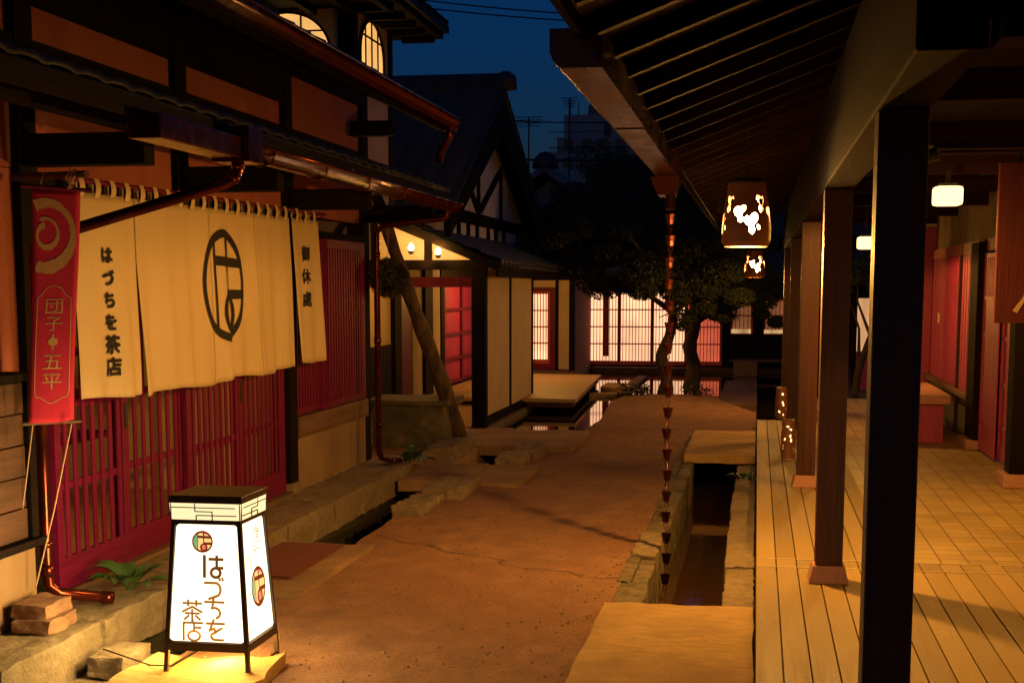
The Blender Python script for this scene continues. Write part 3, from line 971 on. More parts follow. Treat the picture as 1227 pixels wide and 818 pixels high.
# pendant lanterns with pierced leaf holes, and their two smaller kin standing on the deck
def pierced_shade(mb, c, prof, holes, n=200, rows=110):
    """lathe of revolution; cells inside a hole are left open"""
    zs = [p[1] for p in prof]
    z0, z1 = min(zs), max(zs)
    def rad(z):
        for (ra, za), (rb, zb) in zip(prof, prof[1:]):
            if za <= z <= zb: return ra + (rb - ra) * (z - za) / max(1e-6, zb - za)
        return prof[-1][0]
    k = len(mb.v)
    for r in range(rows + 1):
        z = z0 + (z1 - z0) * r / rows
        for j in range(n):
            t = 2 * math.pi * j / n
            mb.v.append((c[0] + rad(z) * math.cos(t), c[1] + rad(z) * math.sin(t), c[2] + z))
    for r in range(rows):
        zc = z0 + (z1 - z0) * (r + 0.5) / rows
        for j in range(n):
            tcn = 2 * math.pi * (j + 0.5) / n
            op = False
            for (ht, hz, ha, hb, rot) in holes:
                dt = (tcn - ht + math.pi) % (2 * math.pi) - math.pi
                u, v = dt * rad(zc), zc - hz
                uu = u * math.cos(rot) + v * math.sin(rot); vv = -u * math.sin(rot) + v * math.cos(rot)
                if (uu / ha) ** 2 + (vv / hb) ** 2 < 1:
                    op = True; break
            if not op:
                mb.f.append((k + r * n + j, k + r * n + (j + 1) % n, k + (r + 1) * n + (j + 1) % n, k + (r + 1) * n + j)); mb.mi.append(mb.m)

def leaf_holes(zmid, s, angs):
    hs = []
    for t in angs:
        dz = 0.045 * math.sin(3.0 * t)
        hs.append((t, zmid + dz + 0.028 * s, 0.011 * s, 0.024 * s, 0.45))
        hs.append((t + 0.17, zmid + dz + 0.022 * s, 0.011 * s, 0.024 * s, -0.45))
        hs.append((t + 0.08, zmid + dz - 0.022 * s, 0.012 * s, 0.022 * s, 0.1))
    return hs
def pendant(x, y, zb, s, label, watts, zc, ang0):
    t = thing('pendant_lamp', (x, y, zb), label, 'pendant lamp', 'pierced pendant lamps under the eaves')
    a = MB()
    prof = [(0.118 * s, 0.0), (0.134 * s, 0.03 * s), (0.136 * s, 0.10 * s), (0.128 * s, 0.19 * s), (0.110 * s, 0.28 * s), (0.102 * s, 0.345 * s)]
    angs = [ang0 + 2 * math.pi * i / 8 for i in range(8)]
    hs = []
    for k in range(4):
        c0 = ang0 + k * math.pi / 2
        for (da, hz_, ha, hb, ro) in ((-0.92, 0.250, 0.013, 0.027, 0.5), (-0.80, 0.248, 0.012, 0.026, -0.4), (-0.90, 0.205, 0.012, 0.020, 0.0),
                                      (0.66, 0.252, 0.016, 0.028, 0.7), (0.80, 0.246, 0.013, 0.026, -0.3), (0.70, 0.205, 0.013, 0.018, 0.2), (-1.32, 0.13, 0.012, 0.024, 0.2),
                                      (-0.36, 0.188, 0.024, 0.030, 0.5), (-0.18, 0.200, 0.016, 0.026, -0.5), (-0.25, 0.150, 0.015, 0.020, 0.0), (0.10, 0.138, 0.022, 0.030, 0.7), (0.32, 0.150, 0.024, 0.034, -0.5), (0.24, 0.092, 0.017, 0.026, 0.1), (0.52, 0.105, 0.010, 0.016, 0.3)):
            hs.append((c0 + da, hz_ * s, ha * s, hb * s, ro))
    pierced_shade(a, (x, y, zb), prof, hs)
    sh = a.build('lamp_shade', 'shade', t, smooth=True)
    sm = sh.modifiers.new('thick', 'SOLIDIFY'); sm.thickness = 0.005; sm.offset = -1
    a = MB(); a.lathe([(0.10 * s, 0.0), (0.105 * s, 0.012), (0.06 * s, 0.03), (0.02, 0.035)], (x, y, zb + 0.344 * s), 24); a.build('cap', 'iron', t, smooth=True)
    a = MB(); a.lathe([(0.001, 0.03), (0.06 * s, 0.035), (0.085 * s, 0.08), (0.08 * s, 0.22 * s), (0.05 * s, 0.27 * s), (0.001, 0.28 * s)], (x, y, zb), 20); a.build('bulb', 'bulb', t, smooth=True)
    a = MB(); a.lathe([(0.110 * s, 0.004), (0.112 * s, 0.010)], (x, y, zb), 24); a.build('diffuser', 'ceil_light', t)
    a = MB()
    z = zb + 0.37 * s
    i = 0
    while z < zc:
        w_ = 0.008
        if i % 2: a.tube([(x - w_, y, z), (x - w_, y, z + 0.035)], 0.0028, 5); a.tube([(x + w_, y, z), (x + w_, y, z + 0.035)], 0.0028, 5)
        else: a.tube([(x, y - w_, z), (x, y - w_, z + 0.035)], 0.0028, 5); a.tube([(x, y + w_, z), (x, y + w_, z + 0.035)], 0.0028, 5)
        z += 0.032; i += 1
    a.build('chain', 'iron', t)
    point('pendant_light', (x, y, zb - 0.018), watts, WARM, 0.035)
pendant(-0.07, 8.05, 1.835, 1.0, 'large bronze pendant lamp with pierced leaf holes on a chain under the eaves', 235, rz(-0.07), -1.57)
pendant(-0.045, 19.0, 1.745, 1.0, 'far pierced pendant lamp, below and behind the large bronze one', 80, rz(-0.045), -1.57)

def floor_lamp(x, y, s, label):
    t = thing('floor_lamp', (x, y, 0.08), label, 'floor lamp', 'pierced lamps standing on the deck')
    a = MB()
    hs = []
    rg = random.Random(int(y * 10))
    for i in range(26):
        hs.append((rg.uniform(0, 6.28), rg.uniform(0.03, 0.30) * s, 0.010 * s, 0.014 * s, rg.uniform(0, 3)))
    pierced_shade(a, (x, y, 0.083), [(0.062 * s, 0), (0.066 * s, 0.16 * s), (0.058 * s, 0.34 * s)], hs, 48, 40)
    sh = a.build('lamp_shade', 'shade', t, smooth=True)
    sm = sh.modifiers.new('thick', 'SOLIDIFY'); sm.thickness = 0.004; sm.offset = -1
    a = MB(); a.lathe([(0.03, 0.0), (0.034, 0.14 * s), (0.028, 0.27 * s)], (x, y, 0.1), 14); a.build('glowing_tube', 'hole_glow', t, smooth=True)
    a = MB(); a.lathe([(0.06 * s, 0), (0.05 * s, 0.012), (0.0, 0.016)], (x, y, 0.083 + 0.34 * s), 20, cap=False); a.build('lid', 'shade', t, smooth=True)
floor_lamp(0.30, 13.0, 1.0, 'pierced bronze floor lamp on the deck beside the third post')
floor_lamp(0.30, 17.0, 1.05, 'farther pierced bronze floor lamp at the end of the deck')

# rain chain of copper cups
rc = thing('rain_chain', (-0.51, 8.72, -0.3), 'copper rain chain of small cups hanging from the gutter outlet into the channel', 'rain chain')
z = 2.06; i = 0
while z > -0.27:
    c = MB()
    x0, y0 = -0.53 + 0.004 * math.sin(i * 1.7), 8.72 + 0.004 * math.cos(i * 2.3)
    k = len(c.v)
    prof = [(0.014, 0), (0.020, 0.003), (0.023, 0.03), (0.032, 0.062), (0.029, 0.061), (0.018, 0.012)]
    c.lathe(prof, (x0, y0, z - 0.07), 8)
    co = c.build('cup', 'chain_copper', rc)
    c = MB(); c.tube([(x0, y0, z - 0.068), (x0 + 0.012, y0, z - 0.085), (x0, y0, z - 0.132), (x0 - 0.012, y0, z - 0.085), (x0, y0, z - 0.068)], 0.0028, 5)
    c.build('link', 'chain_copper', rc)
    c = MB(); c.tube([(x0, y0 - 0.03, z - 0.012), (x0, y0, z + 0.035), (x0, y0 + 0.03, z - 0.012)], 0.0025, 5)
    c.build('cup_handle', 'chain_copper', rc)
    z -= 0.13; i += 1

# added spotlight, unseen behind the nearest post, to brighten the curtain across the lane
fl = thing('spotlight', (0.60, 6.0, 2.1), 'small added spotlight hidden behind the nearest veranda post, aimed at the curtain', 'spotlight')
q = MB(); q.tube([(0.625, 5.985, 2.125), (0.70, 5.95, 2.14)], 0.028, 12); q.build('housing', 'iron', fl)
q = MB(); q.box(0.66, 0.68, 5.95, 6.38, 2.17, 2.19); q.build('bracket', 'iron', fl)
spot('added_spotlight_beam', (0.60, 6.0, 2.119), (-3.3, 8.6, 1.0), 190, 74, 1.0, AMBER, 0.012)
# ---------------------------------------------------------------- tea house on the left
th_ = thing('tea_house', (-3.4, 8, 0.1), 'long dark timber tea house with red lattice doors and two tiled eaves on the left', 'building')
XF = -3.37
PY = (4.3, 6.25, 8.08, 10.03, 12.08)
for i, yy in enumerate(PY):
    q = MB()
    z0 = 0.18 if yy > 10 and yy < 11 else 0.10
    if i == 2: z0 = 2.10
    q.box(XF - 0.14, XF + 0.012, yy - 0.085, yy + 0.085, z0, 3.35)
    po = q.build('post', 'black_z', th_, bevel=0.005)
    if i == 3:
        q = MB(); q.box(XF - 0.15, XF + 0.03, yy - 0.10, yy + 0.10, 0.09, 0.178); q.build('post_footing', 'stone', po, bevel=0.01)
# upper plaster, one field between each two posts
for a, c in zip(PY, PY[1:]):
    q = MB(); q.box(XF - 0.10, XF - 0.03, a + 0.086, c - 0.086, 2.16, 3.30); q.build('plaster_field', 'plaster_red', th_)
q = MB(); q.box(XF - 0.10, XF - 0.03, 2.0, 4.21, 0.1, 3.30); q.build('plaster_field', 'plaster_red', th_)
# the low plaster strip between post and wainscot, left edge of the picture
q = MB(); q.box(XF - 0.10, XF - 0.03, 4.39, 6.16, 1.20, 2.155); q.build('plaster_field', 'plaster_red', th_)
# nearer fields are cut off lower by a beam under the upper eave
q = MB(); q.box(XF - 0.12, XF + 0.006, 2.0, 9.94, 2.925, 3.42); q.build('wall_beam', 'black_y', th_)
q = MB(); q.box(XF - 0.12, XF + 0.006, 9.94, 12.1, 3.15, 3.42); q.build('wall_beam', 'black_y', th_)
q = MB(); q.box(XF - 0.12, XF + 0.004, 6.34, 9.94, 2.06, 2.155); q.build('door_lintel', 'black_y', th_)
q = MB(); q.box(XF - 0.12, XF + 0.004, 10.12, 11.99, 1.995, 2.05); q.build('window_lintel', 'black_y', th_)
q = MB(); q.box(XF - 0.12, XF + 0.002, 2.0, 12.16, 2.66, 2.76); q.build('wall_plate', 'black_y', th_)
# brackets that carry the pent roof and the purlin on their ends
for yy in PY:
    q = MB(); q.box(XF + 0.013, -2.76, yy - 0.06, yy + 0.06, 2.17, 2.315)
    q.build('bracket', 'black_x', th_, bevel=0.005)
q = MB(); q.box(-2.86, -2.76, 2.0, 12.2, 2.318, 2.41); q.build('purlin', 'black_y', th_)
SP = 0.35
def pz(x): return 2.335 + SP * (-2.52 - x)
yr = 2.2
while yr < 11.5:
    q = MB(); q.beam((-2.54, yr, pz(-2.54) + 0.012), (XF - 0.02, yr, pz(XF) + 0.012), 0.045, 0.05); q.build('pent_rafter', 'black_x', th_); yr += 0.455
q = MB()
q.hexa([(-2.52, 2.0, pz(-2.52) + 0.038), (-2.52, 11.55, pz(-2.52) + 0.038), (XF, 11.55, pz(XF) + 0.038), (XF, 2.0, pz(XF) + 0.038),
        (-2.52, 2.0, pz(-2.52) + 0.052), (-2.52, 11.55, pz(-2.52) + 0.052), (XF, 11.55, pz(XF) + 0.052), (XF, 2.0, pz(XF) + 0.052)])
q.build('pent_boarding', 'black_y', th_)
q = MB(); pantiles(q, (-2.50, 2.0, pz(-2.52) + 0.078), (0, 1, 0), (-1, 0, SP), 9.55, 0.94, tw=0.24, amp=0.007, step=0.012, thick=0.04)
q.build('pent_roof', 'shade_tile', th_, smooth=True)
q = MB(); q.box(-2.53, -2.505, 2.0, 11.55, pz(-2.52) - 0.035, pz(-2.52) + 0.05); q.build('eave_board', 'black_y', th_)

# copper gutters
def half_round(mb, x, z, r, y0, y1, n=10):
    k = len(mb.v)
    for yy in (y0, y1):
        for i in range(n + 1):
            t = math.pi + math.pi * i / n
            mb.v.append((x + r * math.cos(t), yy, z + r * math.sin(t)))
    for i in range(n):
        mb.f.append((k + i, k + i + 1, k + n + 2 + i, k + n + 1 + i)); mb.mi.append(mb.m)
    mb.f.append(tuple(k + i for i in range(n + 1))); mb.mi.append(mb.m)
    mb.f.append(tuple(k + n + 1 + i for i in range(n + 1))[::-1]); mb.mi.append(mb.m)
    mb.tube([(x + r, y0, z), (x + r, y1, z)], 0.007, 6)
    mb.tube([(x - r, y0, z), (x - r, y1, z)], 0.007, 6)
q = MB(); half_round(q, -2.455, 2.29, 0.07, 6.67, 11.5); q.build('pent_gutter', 'copper', th_, smooth=True)
q = MB(); q.box(-2.545, -2.40, 5.55, 6.48, 2.215, 2.315); q.build('box_gutter', 'copper', th_, bevel=0.006)
q = MB(); q.box(-2.555, -2.365, 6.482, 6.67, 2.20, 2.365); q.build('gutter_head', 'copper', th_, bevel=0.006)
q = MB(); half_round(q, -2.40, 2.92, 0.075, 2.2, 11.13); q.build('upper_gutter', 'copper', th_, smooth=True)
for yy in [6.9 + 0.9 * i for i in range(6)]:
    q = MB(); q.tube([(-2.50, yy, 2.345), (-2.53, yy, 2.28), (-2.49, yy, 2.22), (-2.455, yy, 2.212), (-2.40, yy, 2.23), (-2.378, yy, 2.29)], 0.006, 6); q.build('gutter_hook', 'copper_dark', th_)
def pipe_joint(mb, p, q_, r):
    mb.tube([p, q_], r, 14)
q = MB()
q.tube([(-2.46, 6.58, 2.21), (-2.46, 6.58, 2.17), (-2.475, 6.57, 2.13), (-2.52, 6.54, 2.10), (-3.20, 6.10, 1.84), (-3.245, 6.07, 1.80), (-3.25, 6.065, 1.74),
        (-3.25, 6.065, 0.30), (-3.245, 6.068, 0.23), (-3.21, 6.10, 0.185), (-3.02, 6.26, 0.135)], 0.027, 16)
for a, c in (((-2.46, 6.58, 2.205), (-2.46, 6.58, 2.175)), ((-2.47, 6.573, 2.15), (-2.485, 6.564, 2.12)), ((-3.25, 6.065, 1.75), (-3.25, 6.065, 1.70)), ((-3.25, 6.065, 0.44), (-3.25, 6.065, 0.41)), ((-3.25, 6.065, 0.33), (-3.25, 6.065, 0.27)), ((-3.06, 6.227, 0.146), (-3.02, 6.26, 0.135))):
    pipe_joint(q, a, c, 0.032)
q.build('downspout', 'copper', th_, smooth=True)
q = MB()
q.tube([(-2.47, 11.35, 2.23), (-2.50, 11.36, 2.17), (-3.04, 11.44, 2.12), (-3.10, 11.45, 2.06), (-3.10, 11.45, 0.26), (-3.085, 11.47, 0.20), (-3.04, 11.62, 0.155), (-3.0, 11.78, 0.14)], 0.026, 14)
for zz in (1.9, 1.2, 0.5): q.tube([(-3.10, 11.45, zz), (-3.10, 11.45, zz - 0.04)], 0.031, 14)
q.build('downspout', 'copper', th_, smooth=True)
q = MB(); q.tube([(-2.40, 11.12, 2.86), (-2.41, 11.13, 2.80), (-2.50, 11.2, 2.68), (-2.52, 11.22, 2.60)], 0.034, 12)
q.tube([(-2.40, 11.12, 2.90), (-2.40, 11.12, 2.83)], 0.055, 12)
q.build('gutter_outlet', 'copper', th_, smooth=True)

# upper roof
SU = 0.45
def uz(x): return 2.905 + SU * (-2.46 - x)
q = MB()
q.hexa([(-2.49, 2.0, uz(-2.49) - 0.01), (-2.49, 11.3, uz(-2.49) - 0.01), (-6.6, 11.3, uz(-6.6) - 0.01), (-6.6, 2.0, uz(-6.6) - 0.01),
        (-2.49, 2.0, uz(-2.49) + 0.015), (-2.49, 11.3, uz(-2.49) + 0.015), (-6.6, 11.3, uz(-6.6) + 0.015), (-6.6, 2.0, uz(-6.6) + 0.015)])
q.build('roof_boarding', 'black_y', th_)
yr = 2.2
while yr < 11.3:
    q = MB(); q.beam((-2.51, yr, uz(-2.51) - 0.04), (-3.6, yr, uz(-3.6) - 0.04), 0.05, 0.056); q.build('upper_rafter', 'black_x', th_); yr += 0.455
q = MB(); pantiles(q, (-2.43, 2.0, uz(-2.46) + 0.045), (0, 1, 0), (-1, 0, SU), 9.3, 4.6, tw=0.27, amp=0.018, step=0.02, thick=0.04)
# raised round tile ends along the eave
yy = 2.14
while yy < 11.3:
    q.tube([(-2.41, yy, uz(-2.41) + 0.05), (-2.95, yy, uz(-2.95) + 0.05)], 0.045, 10)
    yy += 0.27
q.build('upper_roof', 'shade_tile', th_, smooth=True)
q = MB(); q.box(-2.52, -2.495, 2.0, 11.3, uz(-2.49) - 0.07, uz(-2.49) + 0.02); q.build('eave_board', 'black_y', th_)
q = MB(); q.box(-6.6, XF - 0.101, 12.0, 12.1, 0.1, 3.5); q.build('end_wall', 'plaster_brown', th_)
q = MB(); q.box(-3.36, -3.0, 11.6, 11.72, 2.86, 2.98); q.build('end_bracket', 'black_y', th_)

# red lattice doors: four sliding leaves
def lattice_leaf(y0, y1, z0, z1, xf, parent, kick, rails, pitch, sw, stile=0.06, name='lattice_door'):
    e = MB()
    for a, c in ((y0, y0 + stile), (y1 - stile, y1)):
        e.box(xf - 0.036, xf, a, c, z0, z1)
    e.box(xf - 0.034, xf - 0.002, y0 + stile, y1 - stile, z0, z0 + kick)
    e.box(xf - 0.034, xf - 0.002, y0 + stile, y1 - stile, z1 - 0.07, z1)
    for zz in rails:
        e.box(xf - 0.033, xf - 0.010, y0 + stile, y1 - stile, zz, zz + 0.038)
    fr = e.build(name, 'red_y', parent, bevel=0.003)
    s_ = MB()
    n = max(2, int((y1 - y0 - 2 * stile) / pitch))
    for i in range(n):
        yc = y0 + stile + (y1 - y0 - 2 * stile) * (i + 0.5) / n
        s_.box(xf - 0.012, xf + 0.002, yc - sw / 2, yc + sw / 2, z0 + kick, z1 - 0.07)
    s_.build('slats', 'red_z', fr, bevel=0.002)
    return fr
leaves_ = [(6.37, 7.18, -3.345), (7.14, 8.04, -3.385), (8.0, 8.93, -3.345), (8.89, 9.90, -3.385)]
for i, (a, c, xf) in enumerate(leaves_):
    fr = lattice_leaf(a, c, 0.125, 2.05, xf, th_, 0.16, (0.62, 1.02, 1.45), 0.098 if i < 2 else 0.088, 0.036)
    q = MB(); q.box(xf - 0.005, xf + 0.006, (a if i % 2 else c - 0.05) + 0.012, (a if i % 2 else c - 0.05) + 0.040, 0.86, 1.0); q.build('door_pull', 'iron', fr)
q = MB(); q.box(XF - 0.10, XF + 0.04, 6.345, 9.93, 0.10, 0.124); q.build('door_sill', 'sill_wood', th_)
# lattice window, its sill and the plaster below
wd = lattice_leaf(10.12, 10.78, 0.66, 1.994, -3.385, th_, 0.05, (0.95, 1.25, 1.60), 0.062, 0.03, name='lattice_window')
wd = lattice_leaf(10.74, 11.98, 0.66, 1.994, -3.352, th_, 0.05, (0.95, 1.25, 1.60), 0.070, 0.036, stile=0.075, name='lattice_window')
q = MB(); q.box(XF - 0.09, XF - 0.06, 10.12, 11.99, 0.66, 1.99); q.build('window_backing', flat('dark_red_backing', (0.10, 0.008, 0.012)), th_)
q = MB(); q.box(XF - 0.1, XF + 0.035, 10.116, 11.995, 0.50, 0.655); q.build('window_sill', 'sill_wood', th_, bevel=0.005)
q = MB(); q.box(XF - 0.1, XF + 0.005, 10.116, 11.995, 0.09, 0.498); q.build('plaster_field', 'plaster_brown', th_)
# boarded wainscot left of the door
q = MB()
for i in range(5):
    q.box(-3.36, -3.245 - 0.004 * (i % 2), 3.0, 5.90, 0.485 + 0.142 * i, 0.485 + 0.142 * i + 0.137)
q.build('wainscot', 'panel_wood', th_, bevel=0.004)
q = MB(); q.box(-3.36, -3.20, 3.0, 5.96, 1.197, 1.235); q.box(-3.36, -3.20, 3.0, 5.99, 0.445, 0.482); q.box(-3.36, -3.225, 5.905, 5.965, 0.482, 1.197)
q.build('wainscot_frame', 'black_y', th_, bevel=0.004)
q = MB(); q.box(-3.36, -3.255, 3.0, 5.97, 0.10, 0.443); q.build('plaster_field', 'plaster_brown', th_)
# interior seen between the slats
q = MB()
q.box(-6.4, -3.46, 6.0, 10.0, 0.06, 0.105)
q.build('inner_floor', 'plat', th_)
q = MB(); q.box(-6.5, -6.4, 4.5, 12, 0.1, 2.9); q.box(-6.4, -3.5, 10.0, 10.06, 0.1, 2.6); q.box(-6.4, -3.5, 5.0, 5.06, 0.1, 2.6); q.box(-6.4, -3.5, 5.0, 10.06, 2.56, 2.62)
q.build('inner_wall', 'plaster_cream', th_)
for zz in (0.55, 0.85, 1.15):
    q = MB(); q.box(-4.9, -4.6, 8.3, 9.7, zz, zz + 0.03); q.build('inner_shelf', 'red_y', th_)
lm = MB(); lm.lathe([(0.001, -0.1), (0.07, -0.07), (0.09, 0.0), (0.07, 0.07), (0.001, 0.1)], (-4.6, 7.2, 1.75), 16)
lm.build('inner_lamp', 'ceil_light', th_, smooth=True)
point('inner_light', (-4.6, 7.2, 1.6), 20, WARM, 0.1)

# ---------------------------------------------------------------- curtain over the door
nr = thing('noren_curtain', (-3.28, 8.4, 1.04), 'long undyed split curtain with a black round crest hanging over the red lattice doors', 'curtain')
def cloth_x(y, z):
    f = max(0.0, min(1.0, (2.08 - z) / 1.0))
    a = 0.022 * math.sin(y * 9.1 + 0.6 * z) + 0.013 * math.sin(y * 21.7 + 1.3) + 0.008 * noise.noise(Vector((y * 5, z * 2, 0)))
    return -3.275 + a * (0.25 + 0.75 * f) + 0.03 * f
panels = [(6.50, 7.19, 1.055), (7.20, 8.235, 1.035), (8.24, 9.00, 1.04), (9.005, 9.74, 1.045), (9.80, 10.40, 1.07)]
ZT = 2.09
def cloth_edge(y, z):
    # slits open towards the hem
    f = max(0.0, min(1.0, (1.75 - z) / 0.7))
    g = 0.0
    g += 0.035 * f * math.exp(-((y - 7.205) / 0.12) ** 2) * (1 if y > 7.195 else -1)
    g += 0.03 * f * math.exp(-((y - 9.77) / 0.10) ** 2) * (1 if y > 9.77 else -1)
    return y + g
for i, (a, c, zb) in enumerate(panels):
    q = MB()
    def fn(u, v):
        y = lerp(a, c, u)
        zt = ZT + 0.008 * (y - 8.4)
        z = lerp(zb + 0.012 * math.sin(y * 6) , zt, v)
        return (cloth_x(y, z), cloth_edge(y, z), z)
    q.grid(fn, 44, 26)
    o = q.build('cloth_panel', 'cloth', nr, smooth=True)
    sm = o.modifiers.new('thick', 'SOLIDIFY'); sm.thickness = 0.003
    n = max(3, int(round((c - a) / 0.175)))
    for k in range(n):
        tb = MB()
        yc = a + (c - a) * (k + 0.5) / n
        tb.grid(lambda u, v: (-3.272 + 0.012 * math.sin(v * 3.14) + cloth_x(yc, ZT) * 0 , yc - 0.028 + 0.056 * u, lerp(ZT - 0.02, ZT + 0.075, v) + 0.008 * (yc - 8.4)), 2, 6)
        tb.grid(lambda u, v: (-3.292 - 0.010 * math.sin(v * 3.14), yc - 0.028 + 0.056 * u, lerp(ZT - 0.02, ZT + 0.075, v) + 0.008 * (yc - 8.4)), 2, 6)
        tb.build('hanging_loop', 'cloth', o)
q = MB(); q.tube([(-3.282, 6.42, 2.133), (-3.282, 10.62, 2.167)], 0.012, 10); q.build('rod', 'red_y', nr)
for yy in (6.6, 8.1, 10.55):
    q = MB(); q.tube([(-3.36, yy, 2.16), (-3.29, yy, 2.16), (-3.282, yy, 2.135)], 0.005, 6); q.build('rod_hook', 'iron', nr)
# crest
q = MB()
CY, CZ, CR = 8.44, 1.625, 0.345
for st in crest_strokes(1.0):
    pts = []
    for (u, v) in st:
        y, z = CY + u * CR, CZ + v * CR
        pts.append((cloth_x(y, z) + 0.0075, cloth_edge(y, z), z))
    q.flat(pts)
q.build('crest', 'ink', nr)
q = MB()
def on_cloth(y0, z0):
    return lambda u, v, k=0: (cloth_x(y0 + u, z0 + v) + 0.006 + 0.0004 * k, y0 + u, z0 + v)
for i, ch in enumerate('はづちを茶店'):
    write(q, ch, 0.088 if i < 4 else 0.10, on_cloth(6.83 , 1.775 - i * 0.113), 1.25, 0.0045)
q.build('lettering', 'ink', nr)
q = MB()
for i, ch in enumerate('御休處'):
    write(q, ch, 0.115, on_cloth(10.10, 1.86 - i * 0.165), 1.3, 0.0035)
q.build('lettering', 'ink', nr)

# ---------------------------------------------------------------- crimson banner
bnn = thing('banner', (-3.05, 5.88, 1.0), 'narrow crimson banner with a gold swirl hanging beside the downspout', 'banner')
YB = 5.87
def ban(u, v):     # u 0..1 across, v 0..1 from the top
    xl, xr = lerp(-3.115, -3.172, v), lerp(-2.945, -3.012, v)
    return (lerp(xl, xr, u), YB - (0.5 - u) * 0.10 + 0.010 * math.sin(v * 5 + u) - 0.006 * math.sin(u * 3.1), lerp(2.035, 1.015, v))
q = MB(); q.grid(ban, 8, 40)
o = q.build('banner_cloth', 'banner', bnn, smooth=True)
sm = o.modifiers.new('thick', 'SOLIDIFY'); sm.thickness = 0.002; sm.offset = 0
def banp(u, v, k=0):
    p = ban(u, v); return (p[0], p[1] - 0.0035 - 0.0004 * k, p[2])
q = MB()
# brush swirl, opening to the left edge
import bisect
cx, cy = 0.30, 0.19
strokes = []
for (d0, d1, r0_, r1_, w0_, w1_, sd_) in ((112, -205, 0.60, 0.56, 0.125, 0.085, 0.0), (-118, 262, 0.30, 0.17, 0.045, 0.07, 9.0)):
    for i in range(90):
        t = i / 89
        wd_ = lerp(w0_, w1_, t) * (0.75 + 0.25 * math.sin(t * 11 + sd_)) * (1 + 0.3 * noise.noise(Vector((t * 30, sd_, 0))))
        strokes.append((R(lerp(d0, d1, t)), lerp(r0_, r1_, t), wd_ * (0.4 if i in (0, 89) else 1), i))
pts = strokes
for (a0, r0, w0, i0_), (a1, r1, w1, i1_) in zip(pts, pts[1:]):
    if i1_ == 0: continue
    P = []
    for (aa, rr) in ((a0, r0 + w0), (a1, r1 + w1), (a1, r1 - w1), (a0, r0 - w0)):
        u = cx + rr * math.cos(aa) * 0.98
        v = cy + rr * math.sin(aa) * 0.235
        P.append((u, v))
    if all(-0.005 <= p[0] <= 0.985 for p in P) and all(p[1] > 0.02 for p in P):
        q.flat([banp(u, v) for u, v in P])
q.build('gold_swirl', 'banner_print', bnn)
q = MB()
# cartouche outline
oc = []
def L2(p, r_, n=10): return [(lerp(p[0], r_[0], i / n), lerp(p[1], r_[1], i / n)) for i in range(n)]
corner = [(0.14, 0.46), (0.24, 0.445), (0.34, 0.415), (0.5, 0.405), (0.66, 0.415), (0.76, 0.445), (0.88, 0.46), (0.90, 0.60), (0.90, 0.86), (0.86, 0.885), (0.74, 0.89), (0.62, 0.905), (0.5, 0.915), (0.38, 0.905), (0.28, 0.89), (0.16, 0.885), (0.13, 0.86), (0.13, 0.60)]
for p, r_ in zip(corner, corner[1:] + corner[:1]):
    seg = L2(p, r_, 4) + [r_]
    for s0, s1 in zip(seg, seg[1:]):
        d = Vector((s1[0] - s0[0], (s1[1] - s0[1]) * 6)).normalized()
        nx, ny = -d.y * 0.011, d.x * 0.011 / 6
        q.flat([banp(s0[0] - nx, s0[1] - ny), banp(s1[0] - nx, s1[1] - ny), banp(s1[0] + nx, s1[1] + ny), banp(s0[0] + nx, s0[1] + ny)])
q.build('cartouche', 'banner_print', bnn)
q = MB()
for ch, v0, s in (('団', 0.495, 0.075), ('子', 0.57, 0.07), ('五', 0.735, 0.08), ('平', 0.82, 0.08)):
    write(q, ch, s, lambda u, v, k=0, v0=v0: banp(0.52 + u / 0.165, v0 - v / 1.02, k), 1.0)
for st in ring(0.52, 0.648, 0.11, 0.018, 0.03, 20) + ring(0.52, 0.648, 0.05, 0.009, 0.05, 12):
    q.flat([banp(u, v) for u, v in st])
q.flat([banp(0.52, 0.612), banp(0.55, 0.622), banp(0.52, 0.63), banp(0.49, 0.622)])
q.flat([banp(0.52, 0.668), banp(0.55, 0.676), banp(0.52, 0.685), banp(0.49, 0.676)])
q.build('lettering', 'banner_print', bnn)
q = MB(); q.tube([(-3.16, YB - 0.07, 2.05), (-2.90, YB + 0.07, 2.035)], 0.009, 8); q.build('top_rod', 'red_y', bnn)
q = MB(); q.tube([(-3.20, YB - 0.065, 1.012), (-2.985, YB + 0.065, 1.018)], 0.008, 8); q.build('bottom_rod', 'sill_wood', bnn)
q = MB(); q.tube([(-3.36, 6.10, 2.11), (-2.88, 5.86, 2.10)], 0.016, 8); q.build('pole', 'panel_wood', bnn)
q = MB()
for k in range(3): q.tube([(-2.96 + 0.012 * k, YB + 0.006, 2.125), (-2.975 + 0.02 * k, YB - 0.015, 2.09), (-2.955 - 0.01 * k, YB, 2.04)], 0.004, 5)
q.tube([(-3.10, YB + 0.03, 2.115), (-3.11, YB, 2.04)], 0.003, 5)
q.build('tie_cord', 'string', bnn)
q = MB(); q.tube([(-3.185, YB, 1.01), (-3.235, YB, 0.72), (-3.30, YB, 0.38)], 0.0035, 5); q.tube([(-3.0, YB, 1.01), (-3.10, YB, 0.62), (-3.205, YB, 0.26)], 0.0035, 5)
q.build('guy_string', 'string', bnn)

# ---------------------------------------------------------------- lit lantern sign
ln = thing('lantern_sign', (-2.235, 5.66, 0.0), 'lit white standing lantern sign with brown frame and coloured crest on the lane', 'sign')
LX, LY = -2.235, 5.66
def hw(z): return lerp(0.183, 0.150, max(0, min(1, (z - 0.12) / 0.53)))      # half width of the tapering body
